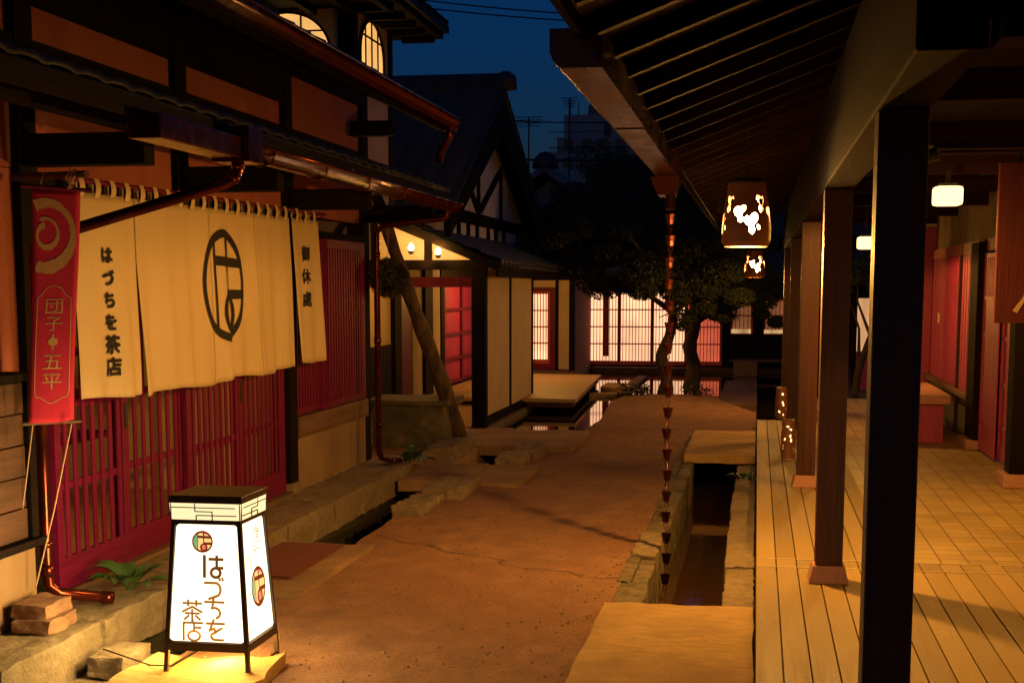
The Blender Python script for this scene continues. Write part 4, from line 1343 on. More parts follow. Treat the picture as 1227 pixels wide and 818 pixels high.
# frame: four legs, rails
for sx in (-1, 1):
    for sy in (-1, 1):
        q = MB()
        a, c = hw(0.0) - 0.008, hw(0.66) - 0.008
        q.beam((LX + sx * (hw(0.12) - 0.008 + 0.006), LY + sy * (hw(0.12) - 0.008 + 0.006), 0.014), (LX + sx * c, LY + sy * c, 0.66), 0.018, 0.018, up=(0, 1, 0))
        q.build('leg', 'frame_brown', ln)
q = MB()
for (z, hgt) in ((0.125, 0.036), (0.648, 0.016)):
    q = MB()
    h_ = hw(z)
    for s_ in (-1, 1):
        q.box(LX - h_ + 0.012, LX + h_ - 0.012, LY + s_ * (h_ - 0.008) - 0.0085, LY + s_ * (h_ - 0.008) + 0.0085, z - hgt / 2, z + hgt / 2)
        q.box(LX + s_ * (h_ - 0.008) - 0.0085, LX + s_ * (h_ - 0.008) + 0.0085, LY - h_ + 0.012, LY + h_ - 0.012, z - hgt / 2, z + hgt / 2)
    q.build('frame_rail', 'frame_brown', ln)
for s_ in (-1, 1):
    q = MB()
    q.tube([(LX + s_ * 0.180, LY - 0.18, 0.022), (LX + s_ * 0.180, LY + 0.18, 0.022)], 0.006, 8)
    q.build('foot_rail', 'frame_brown', ln)
def face(side):
    """maps (u, z) to the slightly sloped face; side 0 front (-Y), 1 right (+X), 2 back, 3 left"""
    def f(u, z, out=0.0):
        h_ = hw(z) - 0.010 + out
        if side == 0: return (LX + u, LY - h_, z)
        if side == 1: return (LX + h_, LY + u, z)
        if side == 2: return (LX - u, LY + h_, z)
        return (LX - h_, LY - u, z)
    return f
def rounded(zb, zt, wb, wt, r, f, out, n=6):
    pts = []
    for (cx_, cz_, a0) in ((1, -1, -90), (1, 1, 0), (-1, 1, 90), (-1, -1, 180)):
        for i in range(n + 1):
            t = R(a0 + 90 * i / n)
            w_ = wb if cz_ < 0 else wt
            z = (zb + r if cz_ < 0 else zt - r) + r * math.sin(t)
            u = cx_ * (w_ - r) + r * math.cos(t)
            pts.append(f(u, z, out))
    return pts
pan = []
for sd in range(4):
    f = face(sd)
    q = MB()
    # dark frame board behind the rounded corners
    q.prism([f(-hw(0.14) + 0.012, 0.142, -0.002), f(hw(0.14) - 0.012, 0.142, -0.002), f(hw(0.64) - 0.012, 0.641, -0.002), f(-hw(0.64) + 0.012, 0.641, -0.002)],
            Vector(f(0, 0.3, -0.006)) - Vector(f(0, 0.3, -0.002)))
    q.build('face_frame', 'frame_brown', ln)
    q = MB(); q.flat(rounded(0.146, 0.636, hw(0.146) - 0.017, hw(0.636) - 0.017, 0.018, f, 0.001))
    pan.append(q.build('lit_panel', 'sign_light', ln))
# dim band and cap
q = MB()
BZ0, BZ1, BW0, BW1 = 0.657, 0.725, 0.152, 0.156
q.hexa([(LX - BW0, LY - BW0, BZ0), (LX + BW0, LY - BW0, BZ0), (LX + BW0, LY + BW0, BZ0), (LX - BW0, LY + BW0, BZ0),
        (LX - BW1, LY - BW1, BZ1), (LX + BW1, LY - BW1, BZ1), (LX + BW1, LY + BW1, BZ1), (LX - BW1, LY + BW1, BZ1)])
q.build('lit_band', 'sign_band', ln)
q = MB(); q.box(LX - 0.160, LX + 0.160, LY - 0.160, LY + 0.160, 0.726, 0.758)
q.build('cap', 'frame_brown', ln, bevel=0.004)
q = MB()
def bandline(sd, u0, z0, u1, z1, w=0.004):
    def f(u, z):
        h_ = 0.1555
        return (LX + u, LY - h_, z) if sd == 0 else (LX + h_, LY + u, z)
    q.beam(f(u0, z0), f(u1, z1), w, w, up=(0, 1, 0.01) if sd == 0 else (1, 0, 0.01))
for sd, mir in ((0, 1), (1, -1)):
    for (a, b_, c, d_) in ((-0.152, 0.708, -0.03, 0.708), (-0.03, 0.708, 0.13, 0.708), (-0.045, 0.725, -0.045, 0.692), (-0.045, 0.692, 0.03, 0.692), (0.03, 0.692, 0.03, 0.657),
                           (-0.04, 0.676, 0.135, 0.676), (-0.04, 0.676, -0.04, 0.657), (0.15, 0.725, 0.15, 0.657), (-0.15, 0.725, -0.15, 0.657)):
        bandline(sd, a * mir, b_, c * mir, d_)
q.build('lattice_strip', 'frame_brown', ln)
q = MB(); q.box(LX - 0.13, LX + 0.13, LY - 0.13, LY + 0.13, 0.135, 0.139); q.build('lit_bottom', emit('lit_lantern_base', (1.0, 0.60, 0.20), 9.0), ln)
# lettering on the front: a lit sign shows its ink by letting less light through
M['sign_ink'] = emit('backlit_brown_ink', (1.0, 0.38, 0.09), 0.12, (0.16, 0.07, 0.02))
M['sign_ink2'] = emit('backlit_gold_ink', (1.0, 0.45, 0.10), 0.28, (0.35, 0.18, 0.05))
M['crest_line'] = emit('backlit_crest_line', (1.0, 0.16, 0.05), 0.15, (0.15, 0.03, 0.02))
M['g_red'] = emit('crest_coral', (1.0, 0.18, 0.11), 0.95); M['g_yel'] = emit('crest_yellow', (1.0, 0.66, 0.22), 1.0)
M['g_grn'] = emit('crest_green', (0.10, 0.55, 0.24), 0.8); M['g_pink'] = emit('crest_pink', (1.0, 0.35, 0.22), 0.95)
f0, f1 = face(0), face(1)
def line3(mb, f, pts, w, out):
    for (a, b_) in zip(pts, pts[1:]):
        d = Vector((b_[0] - a[0], b_[1] - a[1]))
        if d.length < 1e-6: continue
        d.normalize()
        s_ = Vector((-d.y, d.x)) * w / 2
        e = d * w * 0.35
        A, B = Vector(a) - e, Vector(b_) + e
        mb.flat([f(*(A - s_), out), f(*(B - s_), out), f(*(B + s_), out), f(*(A + s_), out)])
def arc(cx_, cz_, rx, rz_, a0, a1, n=14):
    return [(cx_ + rx * math.cos(R(lerp(a0, a1, i / n))), cz_ + rz_ * math.sin(R(lerp(a0, a1, i / n)))) for i in range(n + 1)]
q = MB()
W_ = 0.0125
# ha
c, z = 0.030, 0.463
line3(q, f0, [(c - 0.040, z + 0.042), (c - 0.040, z - 0.044)], 0.014, 0.003)
line3(q, f0, [(c - 0.018, z + 0.030), (c + 0.040, z + 0.030)], W_, 0.0033)
line3(q, f0, [(c + 0.014, z + 0.042), (c + 0.014, z - 0.004)], W_, 0.0036)
line3(q, f0, [(c + 0.014, z - 0.006), (c + 0.040, z - 0.006)], W_, 0.0039)
line3(q, f0, arc(c + 0.010, z - 0.026, 0.020, 0.019, 0, 360, 22), W_, 0.0042)
q.build('lettering', 'sign_ink', ln)
q = MB()
# zu
c, z = 0.032, 0.372
line3(q, f0, [(c - 0.040, z + 0.022), (c + 0.006, z + 0.022)] + arc(c + 0.006, z - 0.006, 0.022, 0.028, 90, -60) + [(c - 0.022, z - 0.045)], 0.0115, 0.003)
line3(q, f0, [(c + 0.022, z + 0.042), (c + 0.026, z + 0.034)], 0.010, 0.0033); line3(q, f0, [(c + 0.035, z + 0.042), (c + 0.039, z + 0.034)], 0.010, 0.0033)
# chi
c, z = 0.034, 0.284
line3(q, f0, [(c - 0.042, z + 0.030), (c + 0.040, z + 0.030)], 0.0105, 0.003)
line3(q, f0, [(c - 0.004, z + 0.046), (c - 0.010, z + 0.004)] + arc(c, z - 0.016, 0.024, 0.022, 120, -70), 0.0105, 0.0033)
# wo
c, z = 0.036, 0.196
line3(q, f0, [(c - 0.036, z + 0.028), (c + 0.040, z + 0.028)], 0.0105, 0.003)
line3(q, f0, [(c - 0.006, z + 0.044), (c - 0.024, z - 0.002), (c - 0.004, z + 0.008), (c + 0.004, z - 0.010)], 0.0105, 0.0033)
line3(q, f0, [(c + 0.030, z + 0.010), (c - 0.016, z - 0.018)] + arc(c + 0.006, z - 0.026, 0.022, 0.014, 170, 270) + [(c + 0.036, z - 0.040)], 0.0105, 0.0036)
# cha (tea)
c, z = -0.064, 0.276
line3(q, f0, [(c - 0.040, z + 0.030), (c + 0.040, z + 0.030)], 0.0098, 0.003)
line3(q, f0, [(c - 0.018, z + 0.042), (c - 0.018, z + 0.020)], 0.0098, 0.0033); line3(q, f0, [(c + 0.018, z + 0.042), (c + 0.018, z + 0.020)], 0.0098, 0.0033)
line3(q, f0, [(c - 0.042, z - 0.006), (c, z + 0.016), (c + 0.042, z - 0.006)], 0.0098, 0.0033)
line3(q, f0, [(c - 0.030, z - 0.012), (c + 0.030, z - 0.012)], 0.0098, 0.0036)
line3(q, f0, [(c, z + 0.004), (c, z - 0.044)], 0.0098, 0.0039)
line3(q, f0, [(c - 0.016, z - 0.022), (c - 0.034, z - 0.038)], 0.0098, 0.003); line3(q, f0, [(c + 0.016, z - 0.022), (c + 0.034, z - 0.038)], 0.0098, 0.003)
# ten (shop)
c, z = -0.062, 0.192
line3(q, f0, [(c - 0.040, z + 0.032), (c + 0.042, z + 0.032)], 0.0098, 0.003)
line3(q, f0, [(c, z + 0.044), (c, z + 0.034)], 0.0098, 0.0033)
line3(q, f0, [(c - 0.040, z + 0.032), (c - 0.040, z - 0.040)], 0.0098, 0.0033)
line3(q, f0, [(c + 0.006, z + 0.026), (c + 0.006, z - 0.002)], 0.0098, 0.0036); line3(q, f0, [(c + 0.006, z + 0.012), (c + 0.036, z + 0.012)], 0.0098, 0.0033)
line3(q, f0, arc(c + 0.006, z - 0.022, 0.026, 0.020, 0, 360, 22), 0.0098, 0.0039)
q.build('lettering', 'sign_ink2', ln)
def crest_on(f, cx_, cz_, r_, k):
    fills = [('g_yel', ring(0, 0, 0.95, 0.95, 0.95, 40)), ('g_grn', None), ('g_pink', None), ('g_red', ring(0.13, -0.50, 0.30, 0.30, 0.30, 24))]
    for nm, sh_ in fills:
        q = MB()
        if nm == 'g_grn':
            q.flat([f(cx_ + r_ * 0.95 * math.cos(R(a)), cz_ + r_ * 0.95 * math.sin(R(a)), 0.0034) for a in range(121, 241, 6)])
        elif nm == 'g_pink':
            q.flat([f(cx_ + r_ * 0.95 * math.cos(R(a)), cz_ + r_ * 0.95 * math.sin(R(a)), 0.0034) for a in range(27, 119, 6)])
        else:
            for st in sh_:
                q.flat([f(cx_ + u * r_, cz_ + v * r_, 0.0028 if nm == 'g_yel' else 0.0034) for u, v in st])
        q.build('crest_glass', nm, ln)
    q = MB()
    for st in crest_strokes(k):
        q.flat([f(cx_ + u * r_, cz_ + v * r_, 0.0042) for u, v in st])
    q.build('crest', 'crest_line', ln)
crest_on(f0, -0.018, 0.565, 0.046, 1.35)
crest_on(f1, 0.012, 0.350, 0.086, 1.2)
q = MB()
rg = random.Random(9)
for i, (uu, zz) in enumerate([(0.045, 0.600), (0.055, 0.575), (0.02, 0.585), (0.04, 0.55), (0.06, 0.545), (0.01, 0.545), (0.03, 0.52), (0.055, 0.515), (0.0, 0.515), (0.015, 0.495)]):
    line3(q, f1, arc(uu, zz, 0.012 + 0.006 * rg.random(), 0.010, rg.uniform(0, 180), rg.uniform(200, 360), 8), 0.004, 0.003 + 0.0001 * i)
for i in range(4):
    line3(q, f1, [(0.045 + rg.uniform(-.02, .02), 0.61 - 0.012 * i), (0.06 + rg.uniform(-.02, .02), 0.60 - 0.014 * i)], 0.004, 0.0025)
q.build('brush_drawing', M['sign_ink2'], ln)
q = MB()
for i, ch in enumerate('御休'):
    write(q, ch, 0.028, lambda u, v, k=0, i=i: f1(-0.055 + u, 0.475 - 0.03 * i + v, 0.003 + 0.0002 * k), 1.0)
q.build('lettering', 'sign_ink2', ln)
q = MB(); q.tube([(LX - 0.02, LY - 0.12, 0.135), (LX - 0.05, LY - 0.15, 0.10), (LX - 0.16, LY - 0.17, 0.035), (LX - 0.28, LY - 0.12, 0.02), (LX - 0.6, LY + 0.1, 0.02)], 0.0035, 6)
q.build('power_cord', 'iron', ln)
point('lantern_under_light', (LX, LY, 0.118), 24.0, (1.0, 0.56, 0.11), 0.06)
for sd, wt in ((0, 7.0), (1, 6.0), (2, 6.0), (3, 22.0)):
    al = bpy.data.lights.new('lantern_light', 'AREA')
    al.shape = 'RECTANGLE'; al.size = 0.27; al.size_y = 0.44
    al.energy = wt; al.color = (1.0, 0.62, 0.19)
    ao = bpy.data.objects.new('lantern_light', al); COL.objects.link(ao)
    ao.location = face(sd)(0, 0.38, 0.014)
    nd = Vector(face(sd)(0, 0.38, 1)) - Vector(face(sd)(0, 0.38, 0))
    ao.rotation_euler = nd.to_track_quat('-Z', 'Y').to_euler()

# ---------------------------------------------------------------- small things by the tea house
def hosta(x, y, z, n, s, label, seed):
    t = thing('hosta_plant', (x, y, z), label, 'plant')
    rg = random.Random(seed)
    q = MB()
    for i in range(n):
        az = 2 * math.pi * i / n + rg.uniform(-0.3, 0.3)
        ln_ = s * rg.uniform(0.75, 1.25)
        el = rg.uniform(0.55, 1.35)
        wv = ln_ * rg.uniform(0.17, 0.24)
        d = Vector((math.cos(az), math.sin(az), 0)); sd = Vector((-math.sin(az), math.cos(az), 0))
        N_ = 12
        path, p_ = [], Vector((x, y, z - 0.01)) + d * 0.012
        for k in range(N_ + 1):
            path.append(p_.copy())
            an = lerp(el, el - 1.25, (k / N_) ** 1.4)
            p_ = p_ + (d * math.cos(an) + Vector((0, 0, 1)) * math.sin(an)) * (ln_ / N_)
        def fn(u, v):
            k = v * N_
            i0 = min(int(k), N_ - 1)
            c_ = path[i0].lerp(path[i0 + 1], k - i0)
            wdt = 0.0025 if v < 0.3 else wv * max(0.0, math.sin(math.pi * ((v - 0.3) / 0.7) ** 0.75)) + 0.001
            e_ = (u - 0.5) * 2
            return c_ + sd * e_ * wdt + Vector((0, 0, abs(e_) * wdt * 0.35))
        q.grid(fn, 4, 12)
    q.build('foliage', 'hosta', t, smooth=True)
hosta(-3.10, 6.62, 0.10, 17, 0.20, 'small green hosta growing on the stone ledge before the red lattice door', 2)
hosta(-2.98, 12.05, 0.06, 9, 0.24, 'low broad-leaved plant at the foot of the far downspout', 5)
hosta(-0.07, 12.4, -0.06, 10, 0.18, 'little green plant growing in the channel beside the deck', 8)
b = MB(); b.rock(-3.20, -3.02, 5.64, 5.90, 0.10, 0.165, j=0.012, n=8, seed=51, fr=9)
tag(b.build('brick', 'brick', smooth=True), 'lower of two old bricks stacked on the ledge at the left', 'brick')
b = MB(); b.rock(-3.21, -3.05, 5.66, 5.90, 0.163, 0.228, j=0.012, n=8, seed=52, fr=9)
tag(b.build('brick', 'brick', smooth=True), 'upper of two old bricks stacked on the ledge at the left', 'brick')

# stone basin and log prop beyond the tea house
bs_ = MB()
bs_.rock(-3.80, -3.04, 13.72, 14.5, -0.2, 0.46, j=0.015, n=10, seed=61, fr=4)
bo = tag(bs_.build('stone_basin', 'mossy', smooth=True), 'large square block of dark stone standing before the recess beyond the tea house', 'stone block')
b = MB(); b.rock(-3.86, -3.0, 13.68, 14.5, 0.455, 0.50, j=0.01, n=8, seed=63, fr=4); b.build('rim', 'mossy', bo, smooth=True)
lg = MB()
path = []
for i in range(15):
    t = i / 14
    p = Vector((-3.00, 14.3, 0.03)).lerp(Vector((-3.36, 12.45, 2.42)), t)
    p += Vector((0.014 * math.sin(t * 6), 0, 0.01 * math.sin(t * 9)))
    path.append(p)
lg.tube(path, [0.088 - 0.034 * (i / 14) + 0.008 * math.sin(i * 2.1) for i in range(15)], 14)
lg.tube([path[7], path[7] + Vector((-0.05, -0.02, 0.07)), path[7] + Vector((-0.10, -0.03, 0.16))], [0.05, 0.035, 0.025], 10)
tag(lg.build('leaning_log', 'log', smooth=True), 'weathered log with a stub branch leaning against the tea house eave', 'log')
cb = MB()
rg = random.Random(4)
cb.lathe([(0.001, -0.15), (0.075, -0.12), (0.125, -0.05), (0.13, 0.02), (0.09, 0.10), (0.001, 0.14)], (-3.24, 12.35, 1.70), 12)
for i in range(900):
    d = Vector((rg.gauss(0, 1), rg.gauss(0, 1), rg.gauss(0, 1))).normalized()
    p = Vector((-3.24, 12.35, 1.70)) + d * 0.135
    a = d.orthogonal().normalized() * 0.012
    tip = p + (d + Vector((rg.uniform(-.5, .5), rg.uniform(-.5, .5), rg.uniform(-.6, .3)))).normalized() * 0.06
    cb.add([p - a, p + a, tip], [(0, 1, 2)])
cbo = tag(cb.build('cedar_ball', 'cedar'), 'dark ball of cedar sprigs hanging under the tea house eave by the far downspout', 'cedar ball')
q = MB(); q.tube([(-3.24, 12.35, 1.82), (-3.24, 12.35, 2.35)], 0.004, 6); q.build('cord', 'string', cbo)
# ---------------------------------------------------------------- upper storey with arched windows
tw = thing('upper_storey', (-4.6, 13.7, 3.2), 'white plastered upper storey with two lit arched windows rising above the tea house eave', 'building')
TX, TY = -3.72, 13.02
q = MB(); q.prism([(-5.5, TY, 2.3), (TX, TY, 2.3), (TX, TY, 4.165), (-5.5, TY, 4.165)], (0, 1.35, 0)); q.build('wall', 'plaster_cream', tw)
for (xx, yy) in ((TX - 0.06, TY + 0.02), (TX - 0.06, TY + 1.30), (-5.44, TY + 0.02)):
    q = MB(); q.box(xx - 0.075, xx + 0.075, yy - 0.075, yy + 0.075, 2.3, 4.167); q.build('corner_post', 'black_z', tw)
def arched(mapf, w, z0, zs, zt, name_par, bars, rails):
    # mapf(u, z, out) -> point; opening of half width w, straight to zs, arched to zt
    outl = [(-w, z0), (w, z0)] + [(w * math.cos(R(a)), zs + (zt - zs) * math.sin(R(a))) for a in range(0, 181, 10)]
    q = MB(); q.flat([mapf(u, z, 0.006) for u, z in outl])
    o = q.build('arched_window', 'arch_glow', name_par)
    q = MB()
    k = 1.09
    fr = [(w, z0)] + [(w * math.cos(R(a)), zs + (zt - zs) * math.sin(R(a))) for a in range(0, 181, 10)] + [(-w, z0)]
    for (a, b_) in zip(fr, fr[1:]):
        q.beam(mapf(a[0], a[1], 0.012), mapf(b_[0], b_[1], 0.012), 0.02, 0.035, up=Vector(mapf(0, 3, 1)) - Vector(mapf(0, 3, 0)))
    def top(u): return zs + (zt - zs) * math.sqrt(max(0, 1 - (u / w) ** 2))
    for u in bars:
        q.beam(mapf(u, z0, 0.012), mapf(u, top(u), 0.012), 0.016, 0.012, up=Vector(mapf(0, 3, 1)) - Vector(mapf(0, 3, 0)))
    for z in rails:
        uu = w if z <= zs else w * math.sqrt(max(0, 1 - ((z - zs) / (zt - zs)) ** 2))
        q.beam(mapf(-uu, z, 0.013), mapf(uu, z, 0.013), 0.014, 0.014, up=Vector(mapf(0, 3, 1)) - Vector(mapf(0, 3, 0)))
    q.build('window_frame', 'black_z', o)
arched(lambda u, z, o: (TX + o, 13.61 + u, z), 0.43, 3.5, 3.80, 4.14, tw, (-0.22, 0.0, 0.22), (3.98,))
arched(lambda u, z, o: (-4.36 + u, TY - o, z), 0.42, 3.5, 3.78, 4.14, tw, (-0.14, 0.14), (3.97,))
q = MB(); q.box(-5.95, -3.27, 12.2, 14.82, 4.17, 4.23); q.build('soffit', 'black_y', tw)
q = MB()
A_ = [(-6.0, 12.15, 4.232), (-3.22, 12.15, 4.232), (-3.22, 14.87, 4.232), (-6.0, 14.87, 4.232)]
B_ = [(-6.0, 12.15, 4.30), (-3.22, 12.15, 4.30), (-3.22, 14.87, 4.30), (-6.0, 14.87, 4.30)]
T_ = [(-4.8, 13.4, 5.15), (-4.4, 13.4, 5.15), (-4.4, 13.7, 5.15), (-4.8, 13.7, 5.15)]
q.hexa(A_ + B_); q.hexa([(x, y, z + 0.002) for x, y, z in B_] + T_)
for k in range(11):
    yy = 12.2 + 0.262 * k
    f_ = max(0.15, 1 - abs(yy - 13.5) / 1.5)
    q.tube([(-3.24, yy, 4.31), (lerp(-3.24, -4.4, f_), yy, lerp(4.31, 5.14, f_))], 0.05, 8)
    xx = -5.95 + 0.27 * k
    f_ = max(0.15, 1 - abs(xx + 4.6) / 1.5)
    q.tube([(xx, 12.18, 4.31), (xx, lerp(12.18, 13.4, f_), lerp(4.31, 5.14, f_))], 0.05, 8)
q.build('tile_roof', 'shade_tile', tw, smooth=False)
for k in range(6):
    q = MB(); q.box(-5.2 + 0.36 * k, -5.14 + 0.36 * k, 12.3, 13.0, 4.105, 4.168); q.build('rafter', 'black_y', tw)
for k in range(5):
    q = MB(); q.box(-3.66, -3.32, 12.9 + 0.42 * k, 12.96 + 0.42 * k, 4.105, 4.168); q.build('rafter', 'black_x', tw)

# ---------------------------------------------------------------- half-timbered gable house and its open hall
gh = thing('gable_house', (-4.5, 19.5, 0.0), 'half-timbered gable house with dark tiles and an open lit hall beyond the tea house', 'building')
GX_ = -3.75
RY, RZ_ = 19.5, 4.34
EY0, EZ0, EY1, EZ1 = 16.05, 2.55, 23.5, 2.5
q = MB(); q.prism([(GX_, 16.5, 1.95), (GX_, 23.0, 1.95), (GX_, 23.0, 2.52), (GX_, RY, 4.0), (GX_, 16.5, 2.55)], (-0.12, 0, 0)); q.build('gable_wall', mat('white_gable_plaster', (0.80, 0.76, 0.64), (0.70, 0.66, 0.55), 0.9), gh)
tm = MB()
def timber(y0, z0, y1, z1, w=0.10): tm.beam((GX_ + 0.012, y0, z0), (GX_ + 0.012, y1, z1), 0.05, w, up=(1, 0, 0)) if False else tm.beam((GX_ + 0.005, y0, z0), (GX_ + 0.005, y1, z1), w, 0.06, up=(1, 0, 0))
timber(16.5, 2.52, 23.0, 2.52, 0.16)
timber(16.5, 2.20, 23.0, 2.20, 0.10)
for yy in (17.0, 17.75, 18.35, 18.95, 19.75, 20.35, 21.0, 22.2): timber(yy, 2.2, yy, 2.5, 0.09)
timber(19.05, 2.5, 19.05, 3.45, 0.10); timber(20.75, 2.5, 20.75, 3.35, 0.10)
timber(19.2, 2.66, 20.6, 3.25, 0.10); timber(18.95, 2.66, 18.05, 3.12, 0.10)
tm.build('timber_frame', 'black_y', gh)
# roof: near slope, far slope, thick barge boards, ridge
dn = Vector((0, RY - EY0, RZ_ - EZ0)); df = Vector((0, RY - EY1, RZ_ - EZ1))
q = MB(); pantiles(q, (-8.6, EY0, EZ0), (1, 0, 0), dn, 5.15, dn.length, tw=0.28, tl=0.27, amp=0.03); q.build('tile_roof', 'tile', gh, smooth=True)
q = MB(); pantiles(q, (-3.45, EY1, EZ1), (-1, 0, 0), df, 5.15, df.length, tw=0.28, tl=0.27, amp=0.03); q.build('tile_roof', 'tile', gh, smooth=True)
q = MB(); q.tube([(-8.7, RY, RZ_ + 0.05), (-3.40, RY, RZ_ + 0.05)], 0.12, 12); q.box(-8.6, -3.46, RY - 0.16, RY + 0.16, RZ_ - 0.10, RZ_ + 0.03)
for i in range(16): q.tube([(-8.5 + 0.32 * i, RY - 0.15, RZ_ - 0.02), (-8.5 + 0.32 * i, RY - 0.15, RZ_ + 0.04)], 0.06, 8)
q.lathe([(0.001, 0), (0.16, 0.0), (0.14, 0.18), (0.05, 0.24), (0.001, 0.24)], (-3.44, RY, RZ_ - 0.05), 12, cap=False)
q.build('ridge', 'tile', gh, smooth=True)
for (ey, ez) in ((EY0 - 0.02, EZ0), (EY1 + 0.02, EZ1)):
    q = MB(); q.prism([(-3.47, ey, ez - 0.09), (-3.47, RY, RZ_ - 0.10), (-3.47, RY, RZ_ - 0.62), (-3.47, ey, ez - 0.36)], (-0.06, 0, 0)); q.build('barge_board', 'black_y', gh)
for (ey, ez) in ((EY0, EZ0), (EY1, EZ1)):
    q = MB(); a, c = Vector((-3.53, ey, ez - 0.13)), Vector((-3.53, RY, RZ_ - 0.13)); t = Vector((-1.4, 0, 0)); up = Vector((0, 0, 0.03))
    q.hexa([a, c, c + t, a + t, a + up, c + up, c + t + up, a + t + up]); q.build('verge_soffit', 'black_y', gh)
# lower pent roof over the hall
PS = 0.41
def hz(x): return 1.825 + PS * (-2.86 - x)
q = MB(); pantiles(q, (-2.84, 15.78, hz(-2.84) + 0.085), (0, 1, 0), (-1, 0, PS), 9.9, 2.3, tw=0.27, tl=0.25, amp=0.028); q.build('pent_roof', 'tile', gh, smooth=True)
q = MB(); q.hexa([(-2.87, 15.8, hz(-2.87)), (-2.87, 25.6, hz(-2.87)), (-4.95, 25.6, hz(-4.95)), (-4.95, 15.8, hz(-4.95)),
                  (-2.87, 15.8, hz(-2.87) + 0.03), (-2.87, 25.6, hz(-2.87) + 0.03), (-4.95, 25.6, hz(-4.95) + 0.03), (-4.95, 15.8, hz(-4.95) + 0.03)]); q.build('pent_boarding', 'black_y', gh)
q = MB(); q.beam((-2.85, 15.77, hz(-2.85) + 0.01), (-4.95, 15.77, hz(-4.95) + 0.01), 0.04, 0.075); q.build('barge_board', 'black_x', gh)
q = MB(); q.box(-2.90, -2.872, 15.8, 25.6, 1.735, 1.822); q.build('eave_board', 'black_y', gh)
q = MB(); q.box(-4.95, -3.02, 15.84, 15.97, 1.815, 1.925); q.build('hall_beam', 'black_x', gh, bevel=0.004)
q = MB(); q.prism([(-4.84, 15.99, 1.926), (-3.24, 15.99, 1.926), (-3.24, 15.99, hz(-3.24) - 0.005), (-4.84, 15.99, hz(-4.84) - 0.005)], (0, 0.06, 0)); q.build('plaster_field', 'plaster_cream', gh)
q = MB()
for xx in (-4.35, -3.72): q.box(xx - 0.045, xx + 0.045, 15.975, 16.06, 1.926, hz(xx))
q.build('stud', 'black_z', gh)
q = MB(); q.box(-4.83, -3.14, 16.6, 16.68, 1.62, 1.74); q.build('inner_lintel', 'rose', gh)
q = MB(); q.box(-3.19, -3.03, 15.84, 15.99, 0.03, 1.815); q.build('post', 'black_z', gh, bevel=0.004)
for (a, c) in ((16.0, 17.74), (17.83, 19.52)):
    q = MB(); q.box(-3.15, -3.085, a, c, 0.13, 1.90); q.build('wall_panel', 'plaster_cream', gh)
for (a, c) in ((17.741, 17.829), (19.521, 19.62)):
    q = MB(); q.box(-3.17, -3.07, a, c, 0.05, 1.89); q.build('stud', 'black_z', gh)
q = MB(); q.box(-3.18, -3.06, 15.991, 19.62, 0.03, 0.129); q.build('ground_sill', 'black_y', gh)
q = MB(); q.hexa([(-3.2, 15.6, -0.44), (-2.80, 15.6, -0.44), (-2.80, 19.66, -0.44), (-3.2, 19.66, -0.44), (-3.2, 15.6, 0.025), (-3.02, 15.6, 0.025), (-3.02, 19.66, 0.025), (-3.2, 19.66, 0.025)]); q.build('plinth', 'mossy', gh)
q = MB(); q.box(-4.84, -3.2, 15.8, 25.95, -0.4, 0.045); q.build('hall_floor', 'hall_floor', gh)
# back wall of the hall: plaster, red doors, dark posts
def bw(y0, y1, z0, z1, m, name, x=-4.84, d=0.03): 
    q = MB(); q.box(x - 0.12, x + d, y0, y1, z0, z1); return q.build(name, m, gh)
bw(12.5, 18.55, 0.86, 2.4, 'plaster_cream', 'plaster_field', d=0.0)
bw(12.5, 18.55, 0.03, 0.855, 'black_z', 'dado')
bw(18.56, 18.92, 0.03, 2.4, 'black_z', 'stud', d=0.06)
bw(18.93, 19.72, 0.06, 1.52, 'red_z', 'red_door', d=0.01)
bw(18.93, 19.72, 1.53, 2.4, 'plaster_cream', 'plaster_field')
bw(19.73, 20.25, 0.06, 2.4, 'plaster_cream', 'plaster_field')
bw(20.26, 20.75, 0.03, 2.4, 'black_z', 'stud', d=0.08)
bw(20.76, 21.45, 0.06, 2.4, 'plaster_cream', 'plaster_field')
bw(21.46, 21.68, 0.03, 2.4, 'black_z', 'stud', d=0.05)
M['crimson_door'] = mat('crimson_door_paper', (0.42, 0.028, 0.17), (0.32, 0.02, 0.12), 0.6, (2, 2, 2))
d_ = bw(21.70, 24.6, 0.10, 1.69, 'crimson_door', 'red_door', d=0.0)
q = MB()
for yy in (21.70, 23.05, 24.30): q.box(-4.84, -4.80, yy, yy + 0.10, 0.09, 1.70)
for zz in (0.09, 0.46, 0.85, 1.24, 1.64): q.box(-4.84, -4.805, 21.8, 24.5, zz, zz + 0.05)
q.build('door_frame', 'red_y', d_)
bw(21.70, 25.9, 1.70, 2.5, 'black_y', 'lintel')
bw(24.62, 25.9, 0.05, 1.69, 'plaster_cream', 'plaster_field')
for (x, y, z, lb) in ((-3.86, 15.74, 2.06, 1), (-3.55, 15.74, 2.015, 2)):
    q = MB(); q.lathe([(0.001, -0.035), (0.02, -0.03), (0.034, 0.0), (0.022, 0.03), (0.012, 0.045), (0.001, 0.046)], (x, y, z), 14)
    o = q.build('spot_lamp', 'bulb', gh, smooth=True)
    q = MB(); q.lathe([(0.014, -0.075), (0.03, -0.06), (0.036, -0.035)], (x, y, z), 12); q.build('lamp_socket', 'iron', o)
    point('spot_lamp_light', (x, y - 0.045, z + 0.01), 13.0, WARM, 0.03)
point('hall_light', (-3.9, 17.6, 1.74), 20, WARM, 0.1)
point('hall_light', (-3.9, 22.6, 1.74), 38, WARM, 0.1)
hl = MB()
for yy in (17.6, 22.6): hl.lathe([(0.001, -0.03), (0.09, -0.02), (0.09, 0.02), (0.001, 0.03)], (-3.9, yy, 1.99), 16)
